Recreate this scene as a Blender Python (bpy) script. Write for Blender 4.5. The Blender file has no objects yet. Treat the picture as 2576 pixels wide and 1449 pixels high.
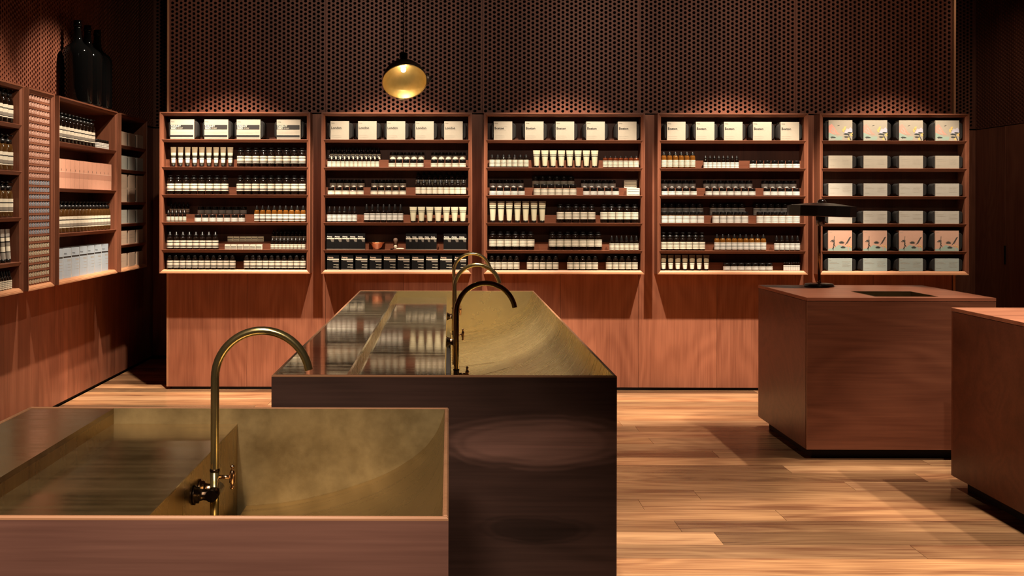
import bpy, math, random
from mathutils import Vector, Matrix

random.seed(7)
scn = bpy.context.scene
COL = scn.collection
PI = math.pi

# ------------------------------------------------------------------ camera
F = 2850.0                       # focal length in pixels of a 2576 x 1449 frame
VX, VY = 1130.0, 514.0           # vanishing point of the room's long axis
CAM_Z = 1.40
ROLL = math.radians(0.13)
cam_d = bpy.data.cameras.new('camera')
cam_d.sensor_width = 36.0
cam_d.lens = F / 2576.0 * 36.0
cam_d.shift_x = (1288.0 - VX) / 2576.0
cam_d.shift_y = -(724.5 - VY) / 2576.0
cam_d.clip_start = 0.05
cam = bpy.data.objects.new('camera', cam_d)
COL.objects.link(cam)
cam.matrix_world = (Matrix.Translation((0, 0, CAM_Z)) @ Matrix.Rotation(PI / 2, 4, 'X') @ Matrix.Rotation(ROLL, 4, 'Z'))
scn.camera = cam

# ------------------------------------------------------------------ view, world
vs = scn.view_settings
vs.view_transform = 'Standard'
vs.look = 'None'
vs.gamma = 1.0
vs.exposure = 0.0
vs.use_curve_mapping = False
scn.cycles.use_denoising = True
scn.cycles.max_bounces = 8
scn.cycles.diffuse_bounces = 4
scn.cycles.glossy_bounces = 4
scn.cycles.sample_clamp_indirect = 4.0
scn.cycles.caustics_reflective = False
scn.cycles.caustics_refractive = False
world = bpy.data.worlds.new('world')
scn.world = world
world.use_nodes = True
wb = world.node_tree.nodes['Background']
wb.inputs['Color'].default_value = (0.10, 0.075, 0.06, 1)
wb.inputs['Strength'].default_value = 0.0

CEIL = 3.46
WARM = (1.0, 0.83, 0.64)


def spot(name, loc, aim, watts, angle=50, blend=0.5, size=0.03, color=WARM):
    d = bpy.data.lights.new(name, 'SPOT')
    d.energy = watts
    d.spot_size = math.radians(angle)
    d.spot_blend = blend
    d.shadow_soft_size = size
    d.color = color
    o = bpy.data.objects.new(name, d)
    COL.objects.link(o)
    o.location = loc
    o.rotation_euler = (Vector(aim) - Vector(loc)).to_track_quat('-Z', 'Y').to_euler()
    return o


# track of ceiling spots close to the shelving wall, one per cabinet
for X, w in ((-1.62, 560), (-0.40, 500), (0.86, 500), (2.10, 580), (3.30, 380)):
    spot('ceiling_spot', (X, 7.40, 3.40), (X, 8.50, 0.28), w * 1.05, 52, 0.45)
# second track, further out in the room
for X, w in ((-1.3, 100), (0.3, 90), (1.9, 118), (3.0, 80)):
    spot('ceiling_spot', (X * 0.8, 4.73, 3.40), (X, 8.50, 2.45), w, 46, 0.8)
# spots on the side wall with its cabinets
for Y, w in ((6.15, 260), (7.60, 280), (8.9, 70)):
    spot('ceiling_spot', (-1.40, Y, 3.40), (-2.5, Y + 0.1, 1.35), w, 64, 0.45)
spot('ceiling_spot', (0.1, 5.6, 3.40), (-2.5, 7.0, 1.55), 130, 34, 0.6)
# floor and counters
spot('ceiling_spot', (-1.75, 7.9, 3.40), (-1.75, 8.1, 0.0), 200, 46, 0.5)
spot('ceiling_spot', (2.64, 4.35, 3.40), (1.75, 4.15, 0.0), 680, 46, 0.4)
spot('ceiling_spot', (3.75, 4.60, 3.40), (2.0, 4.6, 0.0), 380, 50, 0.35)
spot('ceiling_spot', (2.95, 6.6, 3.40), (2.2, 6.6, 0.9), 260, 44, 0.5)
spot('ceiling_spot', (4.0, 8.2, 3.40), (4.7, 9.8, 1.4), 22, 80, 0.8)  # dim fill added to lift the dark right wall
spot('ceiling_spot', (1.55, 3.1, 3.40), (2.55, 6.2, 0.35), 170, 26, 0.6)  # added spot, brightens the front of the lamp's counter
spot('ceiling_spot', (3.3, 5.2, 3.40), (2.95, 5.4, 0.9), 420, 40, 0.5)  # added spot, brightens the top of the bare counter
# sinks
spot('ceiling_spot', (0.35, 3.7, 3.40), (0.12, 6.2, 0.80), 700, 40, 0.5)
spot('ceiling_spot', (0.05, 5.3, 3.40), (0.10, 5.0, 0.80), 200, 50, 0.5)
spot('ceiling_spot', (-0.75, 1.0, 3.40), (-0.5, 2.4, 0.8), 170, 44, 0.6)
spot('ceiling_spot', (-0.60, -0.9, 3.30), (-0.55, 2.05, 0.72), 520, 26, 0.35, 0.35)

# ------------------------------------------------------------------ materials
MATS = {}


def srgb(r, g, b):
    return tuple(((c / 255.0) / 12.92 if c / 255.0 <= 0.04045 else ((c / 255.0 + 0.055) / 1.055) ** 2.4) for c in (r, g, b))


def new_mat(name):
    m = bpy.data.materials.new(name)
    m.use_nodes = True
    nt = m.node_tree
    b = nt.nodes['Principled BSDF']
    MATS[name] = m
    return m, nt, b


def plain(name, rgb, rough=0.5, metal=0.0, spec=0.5, var=0.0, scale=40.0, trans=0.0, coat=0.0):
    m, nt, b = new_mat(name)
    b.inputs['Roughness'].default_value = rough
    b.inputs['Metallic'].default_value = metal
    b.inputs['Specular IOR Level'].default_value = spec
    if trans:
        b.inputs['Transmission Weight'].default_value = trans
    if coat:
        b.inputs['Coat Weight'].default_value = coat
        b.inputs['Coat Roughness'].default_value = 0.08
    tc = nt.nodes.new('ShaderNodeTexCoord')
    nz = nt.nodes.new('ShaderNodeTexNoise')
    nz.inputs['Scale'].default_value = scale
    nt.links.new(tc.outputs['Object'], nz.inputs['Vector'])
    cr = nt.nodes.new('ShaderNodeValToRGB')
    v = var if var else 0.06
    cr.color_ramp.elements[0].color = (*[c * (1 - v) for c in rgb], 1)
    cr.color_ramp.elements[1].color = (*[min(1, c * (1 + v)) for c in rgb], 1)
    nt.links.new(nz.outputs['Fac'], cr.inputs['Fac'])
    nt.links.new(cr.outputs['Color'], b.inputs['Base Color'])
    return m


def math_node(nt, op, a, b=None):
    n = nt.nodes.new('ShaderNodeMath')
    n.operation = op
    for i, v in enumerate((a, b)):
        if v is None:
            continue
        if isinstance(v, (int, float)):
            n.inputs[i].default_value = v
        else:
            nt.links.new(v, n.inputs[i])
    return n.outputs[0]


def wood(name, dark, light, grain='Z', rough=0.42, figure=1.0, contrast=1.0, spec=0.35):
    """Timber: long streaks plus flat-sawn contour figure along one axis; the object's colour tints it."""
    m, nt, b = new_mat(name)
    tc = nt.nodes.new('ShaderNodeTexCoord')
    oi = nt.nodes.new('ShaderNodeObjectInfo')
    off = nt.nodes.new('ShaderNodeVectorMath')
    off.operation = 'SCALE'
    off.inputs[0].default_value = (37.0, 23.0, 51.0)
    nt.links.new(oi.outputs['Random'], off.inputs['Scale'])
    add = nt.nodes.new('ShaderNodeVectorMath')
    nt.links.new(tc.outputs['Object'], add.inputs[0])
    nt.links.new(off.outputs[0], add.inputs[1])

    def stretched(cross, along):
        mp = nt.nodes.new('ShaderNodeMapping')
        s = [cross, cross, cross]
        s['XYZ'.index(grain)] = along
        mp.inputs['Scale'].default_value = s
        nt.links.new(add.outputs[0], mp.inputs['Vector'])
        return mp.outputs[0]

    fine = nt.nodes.new('ShaderNodeTexNoise')
    fine.inputs['Scale'].default_value = 1.0
    fine.inputs['Detail'].default_value = 4.0
    nt.links.new(stretched(95.0, 3.0), fine.inputs['Vector'])
    band = nt.nodes.new('ShaderNodeTexNoise')
    band.inputs['Scale'].default_value = 1.0
    band.inputs['Detail'].default_value = 2.0
    nt.links.new(stretched(7.0, 0.45), band.inputs['Vector'])
    fig = nt.nodes.new('ShaderNodeTexNoise')
    fig.inputs['Scale'].default_value = 1.0
    fig.inputs['Detail'].default_value = 1.5
    fig.inputs['Distortion'].default_value = 0.35
    nt.links.new(stretched(2.6, 0.7), fig.inputs['Vector'])
    rings = math_node(nt, 'SINE', math_node(nt, 'MULTIPLY', fig.outputs['Fac'], 75.0))
    rings = math_node(nt, 'MULTIPLY', rings, 0.085 * figure)
    f1 = math_node(nt, 'MULTIPLY', fine.outputs['Fac'], 0.60)
    f2 = math_node(nt, 'MULTIPLY', band.outputs['Fac'], 0.70)
    tot = math_node(nt, 'ADD', math_node(nt, 'ADD', f1, f2), rings)
    tot = math_node(nt, 'SUBTRACT', tot, 0.65)
    tot = math_node(nt, 'ADD', math_node(nt, 'MULTIPLY', tot, 1.9 * contrast), 0.5)
    cr = nt.nodes.new('ShaderNodeValToRGB')
    cr.color_ramp.elements[0].color = (*dark, 1)
    cr.color_ramp.elements[1].color = (*light, 1)
    nt.links.new(tot, cr.inputs['Fac'])
    mx = nt.nodes.new('ShaderNodeMix')
    mx.data_type = 'RGBA'
    mx.blend_type = 'MULTIPLY'
    mx.inputs['Factor'].default_value = 1.0
    nt.links.new(cr.outputs['Color'], mx.inputs['A'])
    nt.links.new(oi.outputs['Color'], mx.inputs['B'])
    nt.links.new(mx.outputs['Result'], b.inputs['Base Color'])
    b.inputs['Roughness'].default_value = rough
    b.inputs['Specular IOR Level'].default_value = spec
    bp = nt.nodes.new('ShaderNodeBump')
    bp.inputs['Strength'].default_value = 0.06
    bp.inputs['Distance'].default_value = 0.002
    nt.links.new(fine.outputs['Fac'], bp.inputs['Height'])
    nt.links.new(bp.outputs['Normal'], b.inputs['Normal'])
    return m


def add_figure(m, cx, cz, ax, az, gain, edge):
    """Cat's-eye figure in a board: a paler heart with rings round it, centred at (cx, cz)."""
    nt = m.node_tree
    b = nt.nodes['Principled BSDF']
    src = b.inputs['Base Color'].links[0].from_socket
    tc = nt.nodes.new('ShaderNodeTexCoord')
    sp = nt.nodes.new('ShaderNodeSeparateXYZ')
    wob = nt.nodes.new('ShaderNodeTexNoise')
    wob.inputs['Scale'].default_value = 7.0
    nt.links.new(tc.outputs['Object'], wob.inputs['Vector'])
    nt.links.new(tc.outputs['Object'], sp.inputs[0])
    wv = math_node(nt, 'MULTIPLY', math_node(nt, 'SUBTRACT', wob.outputs['Fac'], 0.5), 0.10)
    dx = math_node(nt, 'DIVIDE', math_node(nt, 'ADD', math_node(nt, 'SUBTRACT', sp.outputs['X'], cx), wv), ax)
    dz = math_node(nt, 'DIVIDE', math_node(nt, 'ADD', math_node(nt, 'SUBTRACT', sp.outputs['Z'], cz), math_node(nt, 'MULTIPLY', wv, 0.25)), az)
    r = math_node(nt, 'SQRT', math_node(nt, 'ADD', math_node(nt, 'MULTIPLY', dx, dx), math_node(nt, 'MULTIPLY', dz, dz)))
    rings = math_node(nt, 'MULTIPLY', math_node(nt, 'SINE', math_node(nt, 'MULTIPLY', r, 19.0)), 0.10)
    mr = nt.nodes.new('ShaderNodeMapRange')
    mr.interpolation_type = 'SMOOTHSTEP'
    mr.inputs['From Min'].default_value = 0.75
    mr.inputs['From Max'].default_value = edge
    mr.inputs['To Min'].default_value = gain
    mr.inputs['To Max'].default_value = 1.0
    nt.links.new(math_node(nt, 'ADD', r, rings), mr.inputs['Value'])
    mul = nt.nodes.new('ShaderNodeVectorMath')
    mul.operation = 'SCALE'
    nt.links.new(src, mul.inputs[0])
    nt.links.new(mr.outputs[0], mul.inputs['Scale'])
    nt.links.new(mul.outputs[0], b.inputs['Base Color'])


def brass(name, dark, light, r0, r1, brush='X', metal=1.0, bump=0.05, ws=0.30, wc=0.45):
    m, nt, b = new_mat(name)
    b.inputs['Metallic'].default_value = metal
    tc = nt.nodes.new('ShaderNodeTexCoord')
    mp = nt.nodes.new('ShaderNodeMapping')
    s = [38.0, 38.0, 38.0]
    s['XYZ'.index(brush)] = 1.1
    if brush == 'X':
        s[2] = 1.1
    mp.inputs['Scale'].default_value = s
    nt.links.new(tc.outputs['Object'], mp.inputs['Vector'])
    st = nt.nodes.new('ShaderNodeTexNoise')
    st.inputs['Scale'].default_value = 1.0
    st.inputs['Detail'].default_value = 4.0
    nt.links.new(mp.outputs[0], st.inputs['Vector'])
    cl = nt.nodes.new('ShaderNodeTexNoise')
    cl.inputs['Scale'].default_value = 8.0
    cl.inputs['Detail'].default_value = 6.0
    cl.inputs['Roughness'].default_value = 0.65
    nt.links.new(tc.outputs['Object'], cl.inputs['Vector'])
    mixf = math_node(nt, 'ADD', math_node(nt, 'MULTIPLY', math_node(nt, 'SUBTRACT', st.outputs['Fac'], 0.5), ws), math_node(nt, 'MULTIPLY', math_node(nt, 'SUBTRACT', cl.outputs['Fac'], 0.5), wc))
    mixf = math_node(nt, 'ADD', mixf, 0.5)
    cr = nt.nodes.new('ShaderNodeValToRGB')
    cr.color_ramp.elements[0].position = 0.33
    cr.color_ramp.elements[1].position = 0.68
    cr.color_ramp.elements[0].color = (*dark, 1)
    cr.color_ramp.elements[1].color = (*light, 1)
    nt.links.new(mixf, cr.inputs['Fac'])
    nt.links.new(cr.outputs['Color'], b.inputs['Base Color'])
    mr = nt.nodes.new('ShaderNodeMapRange')
    mr.inputs['From Min'].default_value = 0.3
    mr.inputs['From Max'].default_value = 0.7
    mr.inputs['To Min'].default_value = r0
    mr.inputs['To Max'].default_value = r1
    nt.links.new(mixf, mr.inputs['Value'])
    nt.links.new(mr.outputs[0], b.inputs['Roughness'])
    bp = nt.nodes.new('ShaderNodeBump')
    bp.inputs['Strength'].default_value = bump
    bp.inputs['Distance'].default_value = 0.001
    nt.links.new(st.outputs['Fac'], bp.inputs['Height'])
    nt.links.new(bp.outputs['Normal'], b.inputs['Normal'])
    return m


wood('panel_wood', (0.20, 0.064, 0.034), (0.43, 0.165, 0.092), 'Z', 0.45, 0.8, 0.85)
wood('perforated_wood', (0.125, 0.040, 0.022), (0.23, 0.080, 0.046), 'Z', 0.5, 0.5)
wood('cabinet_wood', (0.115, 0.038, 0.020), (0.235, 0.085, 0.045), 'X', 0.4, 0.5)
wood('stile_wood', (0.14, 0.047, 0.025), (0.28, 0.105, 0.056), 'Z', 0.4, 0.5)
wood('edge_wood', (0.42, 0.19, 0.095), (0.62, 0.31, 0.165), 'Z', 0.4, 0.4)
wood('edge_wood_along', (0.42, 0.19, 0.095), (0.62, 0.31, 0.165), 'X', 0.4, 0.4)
wood('counter_wood', (0.115, 0.036, 0.020), (0.235, 0.086, 0.047), 'X', 0.36, 1.0, 0.8)
wood('shaded_sink_wood', (0.050, 0.025, 0.019), (0.115, 0.057, 0.044), 'X', 0.45, 0.7)  # long sink's front timber, its lack of light put into the colour
add_figure(MATS['shaded_sink_wood'], 0.27, 0.695, 0.20, 0.050, 3.8, 1.8)
add_figure(MATS['shaded_sink_wood'], 0.25, 0.436, 0.14, 0.036, 0.55, 1.5)
wood('sink_wood', (0.125, 0.051, 0.037), (0.25, 0.112, 0.082), 'X', 0.5, 0.5)
wood('floor_wood', (0.20, 0.082, 0.040), (0.60, 0.335, 0.165), 'X', 0.27, 0.45, 1.35, 0.5)
plain('shadow_black', (0.006, 0.004, 0.004), 0.8)
plain('ceiling_black', (0.02, 0.016, 0.014), 0.8)
brass('brass_ledge', (0.50, 0.40, 0.24), (0.84, 0.70, 0.46), 0.025, 0.115, 'X', 0.84, 0.006, 0.6, 0.3)
brass('brass_basin', (0.62, 0.46, 0.19), (0.84, 0.65, 0.31), 0.20, 0.32, 'X', 0.8, 0.003, 0.55, 0.12)
brass('brass_matte', (0.29, 0.200, 0.088), (0.55, 0.405, 0.195), 0.32, 0.50, 'X', 0.6, 0.004, 0.15, 0.8)
brass('brass_tray_dark', (0.26, 0.165, 0.07), (0.46, 0.32, 0.145), 0.08, 0.26, 'X', 0.8, 0.003, 0.5, 0.5)
brass('brass_basin_aged', (0.36, 0.245, 0.11), (0.56, 0.41, 0.20), 0.22, 0.36, 'X', 0.97, 0.004, 0.5, 0.2)
brass('brass_pipe', (0.66, 0.49, 0.22), (0.86, 0.67, 0.34), 0.10, 0.20, 'Z', 0.97, 0.0)
brass('brass_pipe_aged', (0.55, 0.42, 0.18), (0.78, 0.62, 0.30), 0.14, 0.26, 'Z', 0.95, 0.0)
brass('copper_valve', (0.50, 0.27, 0.15), (0.72, 0.43, 0.27), 0.10, 0.25, 'Z', bump=0.01)
brass('bronze_dark', (0.05, 0.032, 0.022), (0.11, 0.07, 0.045), 0.20, 0.38, 'Z', bump=0.01)
brass('shade_gold', (0.74, 0.52, 0.19), (0.92, 0.69, 0.30), 0.30, 0.36, 'Z', 0.85, 0.0)
plain('lamp_bronze', (0.035, 0.022, 0.016), 0.4, 0.6)
plain('lamp_black', (0.008, 0.008, 0.008), 0.28, 0.0, 0.6)
plain('chrome', (0.55, 0.53, 0.52), 0.10, 1.0)
plain('gunmetal', (0.17, 0.155, 0.155), 0.3, 0.9)
plain('black_glass', (0.002, 0.002, 0.002), 0.05, 0.0, 0.35)
plain('brown_glass', (0.006, 0.003, 0.002), 0.07, 0.0, 0.5)
plain('amber_glass', (0.135, 0.048, 0.007), 0.08, 0.0, 0.6)
plain('red_amber_glass', (0.085, 0.018, 0.006), 0.08, 0.0, 0.6)
plain('honey_glass', (0.065, 0.028, 0.007), 0.08, 0.0, 0.6)
plain('cap_black', (0.006, 0.0055, 0.0055), 0.32, 0, 0.35)
plain('cap_grey', (0.07, 0.066, 0.062), 0.4)
plain('label_cream', (0.70, 0.64, 0.51), 0.55)
plain('label_white', (0.72, 0.69, 0.63), 0.55)
plain('label_grey', (0.22, 0.19, 0.155), 0.55)
plain('print_black', (0.018, 0.015, 0.013), 0.6)
plain('print_soft', (0.40, 0.35, 0.28), 0.6)
plain('tube_tan', (0.17, 0.125, 0.075), 0.42, 0.0, 0.5)
plain('tube_cream', (0.50, 0.455, 0.315), 0.42)
plain('tube_silver', (0.46, 0.43, 0.38), 0.35, 0.4)
plain('tube_olive', (0.035, 0.030, 0.018), 0.45)
plain('pouch_black', (0.017, 0.015, 0.014), 0.75, 0, 0.2, 0.25, 260)
plain('carton_black', (0.007, 0.0065, 0.0065), 0.5, 0.0, 0.15)
plain('carton_pink', (0.72, 0.37, 0.255), 0.5)
plain('carton_pink_dark', (0.56, 0.27, 0.185), 0.5)
plain('carton_pink_edge', (0.84, 0.60, 0.46), 0.5)
plain('carton_blue', (0.36, 0.43, 0.50), 0.5)
plain('carton_blue_edge', (0.72, 0.75, 0.76), 0.5)
plain('sleeve_cream', (0.40, 0.35, 0.275), 0.6)
plain('sleeve_light', (0.42, 0.39, 0.335), 0.6)
plain('sleeve_teal', (0.36, 0.405, 0.375), 0.6)
plain('sleeve_pink', (0.58, 0.345, 0.25), 0.6)
plain('sleeve_tan', (0.50, 0.36, 0.26), 0.6)
plain('sleeve_grey', (0.38, 0.37, 0.32), 0.6)
plain('ink_rose', (0.72, 0.31, 0.24), 0.6)
plain('ink_teal', (0.32, 0.42, 0.35), 0.6)
plain('ink_lilac', (0.50, 0.48, 0.56), 0.6)
plain('ink_ochre', (0.72, 0.48, 0.16), 0.6)
plain('ink_dark', (0.05, 0.055, 0.05), 0.6)
plain('packet_pink', (0.80, 0.50, 0.40), 0.5)
plain('packet_blue', (0.42, 0.46, 0.52), 0.5)
plain('packet_cream', (0.74, 0.66, 0.48), 0.5)
plain('copper_bowl', (0.80, 0.45, 0.28), 0.22, 1.0)
plain('bristle', (0.20, 0.12, 0.085), 0.8, 0, 0.2, 0.5, 300)
plain('bone', (0.70, 0.60, 0.44), 0.35)
plain('cord_brown', (0.030, 0.018, 0.012), 0.7)
m, nt, b = new_mat('bulb_glow')
b.inputs['Base Color'].default_value = (1, 0.9, 0.75, 1)
b.inputs['Emission Color'].default_value = (1.0, 0.80, 0.50, 1)
b.inputs['Emission Strength'].default_value = 34.0


# ------------------------------------------------------------------ mesh helpers
class MB:
    """Collects boxes, lathes, tubes and polygons into one mesh."""

    def __init__(self):
        self.v, self.f, self.m, self.s = [], [], [], []

    def poly(self, pts, mat=0, smooth=False):
        i = len(self.v)
        self.v += [tuple(p) for p in pts]
        self.f.append(tuple(range(i, i + len(pts))))
        self.m.append(mat)
        self.s.append(smooth)

    def faces(self, verts, faces, mat=0, smooth=False):
        i = len(self.v)
        self.v += [tuple(p) for p in verts]
        for fc in faces:
            self.f.append(tuple(i + k for k in fc))
            self.m.append(mat)
            self.s.append(smooth)

    def box(self, x0, x1, y0, y1, z0, z1, mat=0):
        self.faces([(x0, y0, z0), (x1, y0, z0), (x1, y1, z0), (x0, y1, z0), (x0, y0, z1), (x1, y0, z1), (x1, y1, z1), (x0, y1, z1)],
                   [(0, 3, 2, 1), (4, 5, 6, 7), (0, 1, 5, 4), (1, 2, 6, 5), (2, 3, 7, 6), (3, 0, 4, 7)], mat)

    def cbox(self, x0, x1, y0, y1, z0, z1, c, mat=0):
        """Box with a chamfer round the top edge."""
        v = []
        for z, k in ((z0, 0), (z1 - c, 0), (z1, c)):
            v += [(x0 + k, y0 + k, z), (x1 - k, y0 + k, z), (x1 - k, y1 - k, z), (x0 + k, y1 - k, z)]
        f = [(0, 3, 2, 1), (8, 9, 10, 11)]
        for r in (0, 4):
            for k in range(4):
                f.append((r + k, r + (k + 1) % 4, r + 4 + (k + 1) % 4, r + 4 + k))
        self.faces(v, f, mat)

    def lathe(self, prof, n=14, mat=0, center=(0, 0, 0), axis='Z', cap0=True, cap1=True, smooth=True, mats=None, sx=1.0, sy=1.0):
        v, f, ms = [], [], []
        for (r, z) in prof:
            for k in range(n):
                a = 2 * PI * k / n
                p = (r * math.cos(a) * sx, r * math.sin(a) * sy, z)
                if axis == 'X':
                    p = (p[2], p[0], p[1])
                elif axis == 'Y':
                    p = (p[0], p[2], -p[1]) if False else (p[1], p[2], p[0])
                v.append((p[0] + center[0], p[1] + center[1], p[2] + center[2]))
        for j in range(len(prof) - 1):
            for k in range(n):
                f.append((j * n + k, j * n + (k + 1) % n, (j + 1) * n + (k + 1) % n, (j + 1) * n + k))
                ms.append(mats[j] if mats else mat)
        i = len(self.v)
        self.v += v
        for fc, mm in zip(f, ms):
            self.f.append(tuple(i + k for k in fc))
            self.m.append(mm)
            self.s.append(smooth)
        if cap0 and prof[0][0] > 1e-5:
            self.f.append(tuple(i + k for k in reversed(range(n))))
            self.m.append(mats[0] if mats else mat)
            self.s.append(False)
        if cap1 and prof[-1][0] > 1e-5:
            e = i + (len(prof) - 1) * n
            self.f.append(tuple(e + k for k in range(n)))
            self.m.append(mats[-1] if mats else mat)
            self.s.append(False)

    def tube(self, path, r, n=10, mat=0, caps=True):
        path = [Vector(p) for p in path]
        rings = []
        up = Vector((0.0, 1.0, 0.0))
        for i, p in enumerate(path):
            t = (path[min(i + 1, len(path) - 1)] - path[max(i - 1, 0)]).normalized()
            u = up if abs(t.dot(up)) < 0.95 else Vector((1.0, 0.0, 0.0))
            a = t.cross(u).normalized()
            b_ = t.cross(a).normalized()
            rr = r[i] if isinstance(r, (list, tuple)) else r
            rings.append([p + a * rr * math.cos(2 * PI * k / n) + b_ * rr * math.sin(2 * PI * k / n) for k in range(n)])
        v = [q for ring in rings for q in ring]
        f = []
        for j in range(len(path) - 1):
            for k in range(n):
                f.append((j * n + k, j * n + (k + 1) % n, (j + 1) * n + (k + 1) % n, (j + 1) * n + k))
        self.faces(v, f, mat, True)
        if caps:
            e = (len(path) - 1) * n
            self.faces(v, [tuple(reversed(range(n))), tuple(e + k for k in range(n))], mat)

    def prism(self, outline, y0, y1, mat=0, smooth=False):
        """Outline of (x, z) extruded along y."""
        n = len(outline)
        v = [(x, y0, z) for x, z in outline] + [(x, y1, z) for x, z in outline]
        self.faces(v, [tuple(range(n)), tuple(reversed(range(n, 2 * n)))], mat)
        self.faces(v, [(k, k + n, (k + 1) % n + n, (k + 1) % n) for k in range(n)], mat, smooth)

    def mesh(self, name, mats):
        me = bpy.data.meshes.new(name)
        me.from_pydata(self.v, [], self.f)
        for mm in mats:
            me.materials.append(MATS[mm])
        me.polygons.foreach_set('material_index', self.m)
        me.polygons.foreach_set('use_smooth', self.s)
        me.update()
        return me

    def build(self, name, mats, parent=None, loc=(0, 0, 0), rot=(0, 0, 0), color=None):
        if isinstance(mats, str):
            mats = [mats]
        return put(name, self.mesh(name, mats), parent, loc, rot, color)


def put(name, mesh, parent=None, loc=(0, 0, 0), rot=(0, 0, 0), color=None):
    o = bpy.data.objects.new(name, mesh)
    COL.objects.link(o)
    o.parent = parent
    o.location = loc
    o.rotation_euler = rot
    if color:
        o.color = (*color, 1.0)
    return o


def empty(name, loc=(0, 0, 0), rz=0.0):
    o = bpy.data.objects.new(name, None)
    o.empty_display_size = 0.05
    COL.objects.link(o)
    o.location = loc
    o.rotation_euler = (0, 0, rz)
    return o


def tag(o, label, cat, group=None):
    o['label'] = label
    o['category'] = cat
    if group:
        o['group'] = group
    return o


def structure(o):
    o['kind'] = 'structure'
    return o


TEXT = {}


def text_mesh(s, size, mat, bold=0.0):
    key = (s, size, mat, bold)
    if key not in TEXT:
        cu = bpy.data.curves.new('lettering', 'FONT')
        cu.body = s
        cu.size = size
        cu.resolution_u = 2
        cu.offset = bold
        ob = bpy.data.objects.new('lettering', cu)
        COL.objects.link(ob)
        bpy.context.view_layer.update()
        dg = bpy.context.evaluated_depsgraph_get()
        me = bpy.data.meshes.new_from_object(ob.evaluated_get(dg))
        me.name = 'lettering'
        me.materials.clear()
        me.materials.append(MATS[mat])
        # stand the text up: x right, z up, facing -y
        for vtx in me.vertices:
            vtx.co = Vector((vtx.co.x, 0.0, vtx.co.y))
        bpy.data.objects.remove(ob)
        bpy.data.curves.remove(cu)
        TEXT[key] = me
    return TEXT[key]


def tint(v=0.12, warm=0.04):
    k = 1.0 + random.uniform(-v, v)
    w = random.uniform(-warm, warm)
    return (k * (1 + w), k, k * (1 - w))


# ------------------------------------------------------------------ room shell
YB = 8.55          # front of the shelving wall
YR = 10.29         # recessed wall at both ends of it
XL, XR = -2.69, 4.78
XB0, XB1 = -2.121, 3.81
ZG = 2.083         # shadow gap between plain and perforated panels
YF = -1.6          # wall behind the camera
PITCH = 0.0324
HOLE = 0.0117

# floor
fl = MB()
fl.box(XL - 0.05, XR + 0.05, YF, YR + 0.05, -0.06, -0.0195)
floor = structure(fl.build('floor', 'shadow_black'))
PW = 0.1785
y0 = 4.488 - PW * 34
# joints and tones read off the nearer boards: row start -> [(x end, tone), ...]
KNOWN = {4.309: [(0.4, 1.2), (9, 1.30)], 4.488: [(1.90, 0.82), (9, 0.80)], 4.667: [(1.135, 1.22), (9, 0.50)],
         4.846: [(1.0, 0.60), (9, 0.62)], 5.024: [(1.5, 0.92), (9, 1.0)], 5.203: [(0.9, 0.85), (9, 0.96)],
         5.381: [(1.2, 0.9), (9, 0.8)], 5.560: [(2.0, 0.75), (9, 0.9)],
         5.738: [(2.43, 0.55), (9, 1.1)], 5.917: [(1.794, 0.55), (9, 1.05)], 6.095: [(2.6, 1.1), (9, 1.15)],
         6.273: [(1.5, 0.50), (9, 0.60)], 6.452: [(0.6, 0.70), (9, 0.72)], 6.630: [(1.2, 0.8), (9, 0.8)], 7.166: [(1.1, 1.2), (9, 1.1)]}
r = 0
y = y0
while y < YR:
    if y + PW > 2.4:
        rows = None
        for k, val in KNOWN.items():
            if abs(k - y) < 0.02:
                rows = val
        x = XL
        ends = []
        if rows:
            x1 = rows[0][0]
            xs = x1
            pre = []
            while xs - 2.1 > XL + 0.3:
                xs -= random.uniform(1.7, 2.4)
                pre.append(xs)
            ends = sorted(pre) + [x1]
            xs = x1
            while xs < XR - 0.4:
                xs += random.uniform(1.7, 2.5)
                ends.append(min(xs, XR))
            if ends[-1] < XR:
                ends.append(XR)
        else:
            xs = XL + random.uniform(0.5, 2.2)
            while xs < XR - 0.4:
                ends.append(xs)
                xs += random.uniform(1.6, 2.5)
            ends.append(XR)
        for e in ends:
            if e - x < 0.05:
                continue
            mid = 0.5 * (x + e)
            if rows and x > rows[0][0] - 2.4 and x < rows[0][0] + 0.05:
                k = rows[0][1] if mid < rows[0][0] else rows[1][1]
                k *= random.uniform(0.98, 1.02)
            else:
                k = random.choice((0.42, 0.52, 0.65, 0.78, 0.9, 1.02, 1.18, 1.32))
            w = random.uniform(-0.05, 0.05)
            pl = MB()
            g = 0.0009
            pl.box(-(e - x) / 2 + g, (e - x) / 2 - g, -PW / 2 + g, PW / 2 - g, -0.02, 0.0)
            pl.build('plank', 'floor_wood', floor, (mid, y + PW / 2, 0.0), color=(k * (1 + w), k, k * (1 - w)))
            x = e
    y += PW

# ceiling and the wall behind the camera
cm = MB()
cm.box(XL - 0.05, XR + 0.05, YF, YR + 0.05, CEIL, CEIL + 0.05)
structure(cm.build('ceiling', 'ceiling_black'))
cm = MB()
cm.box(XL - 0.05, XR + 0.05, YF - 0.05, YF, 0, CEIL)
structure(cm.build('wall_front', 'panel_wood', color=(0.5, 0.5, 0.5)))


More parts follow.
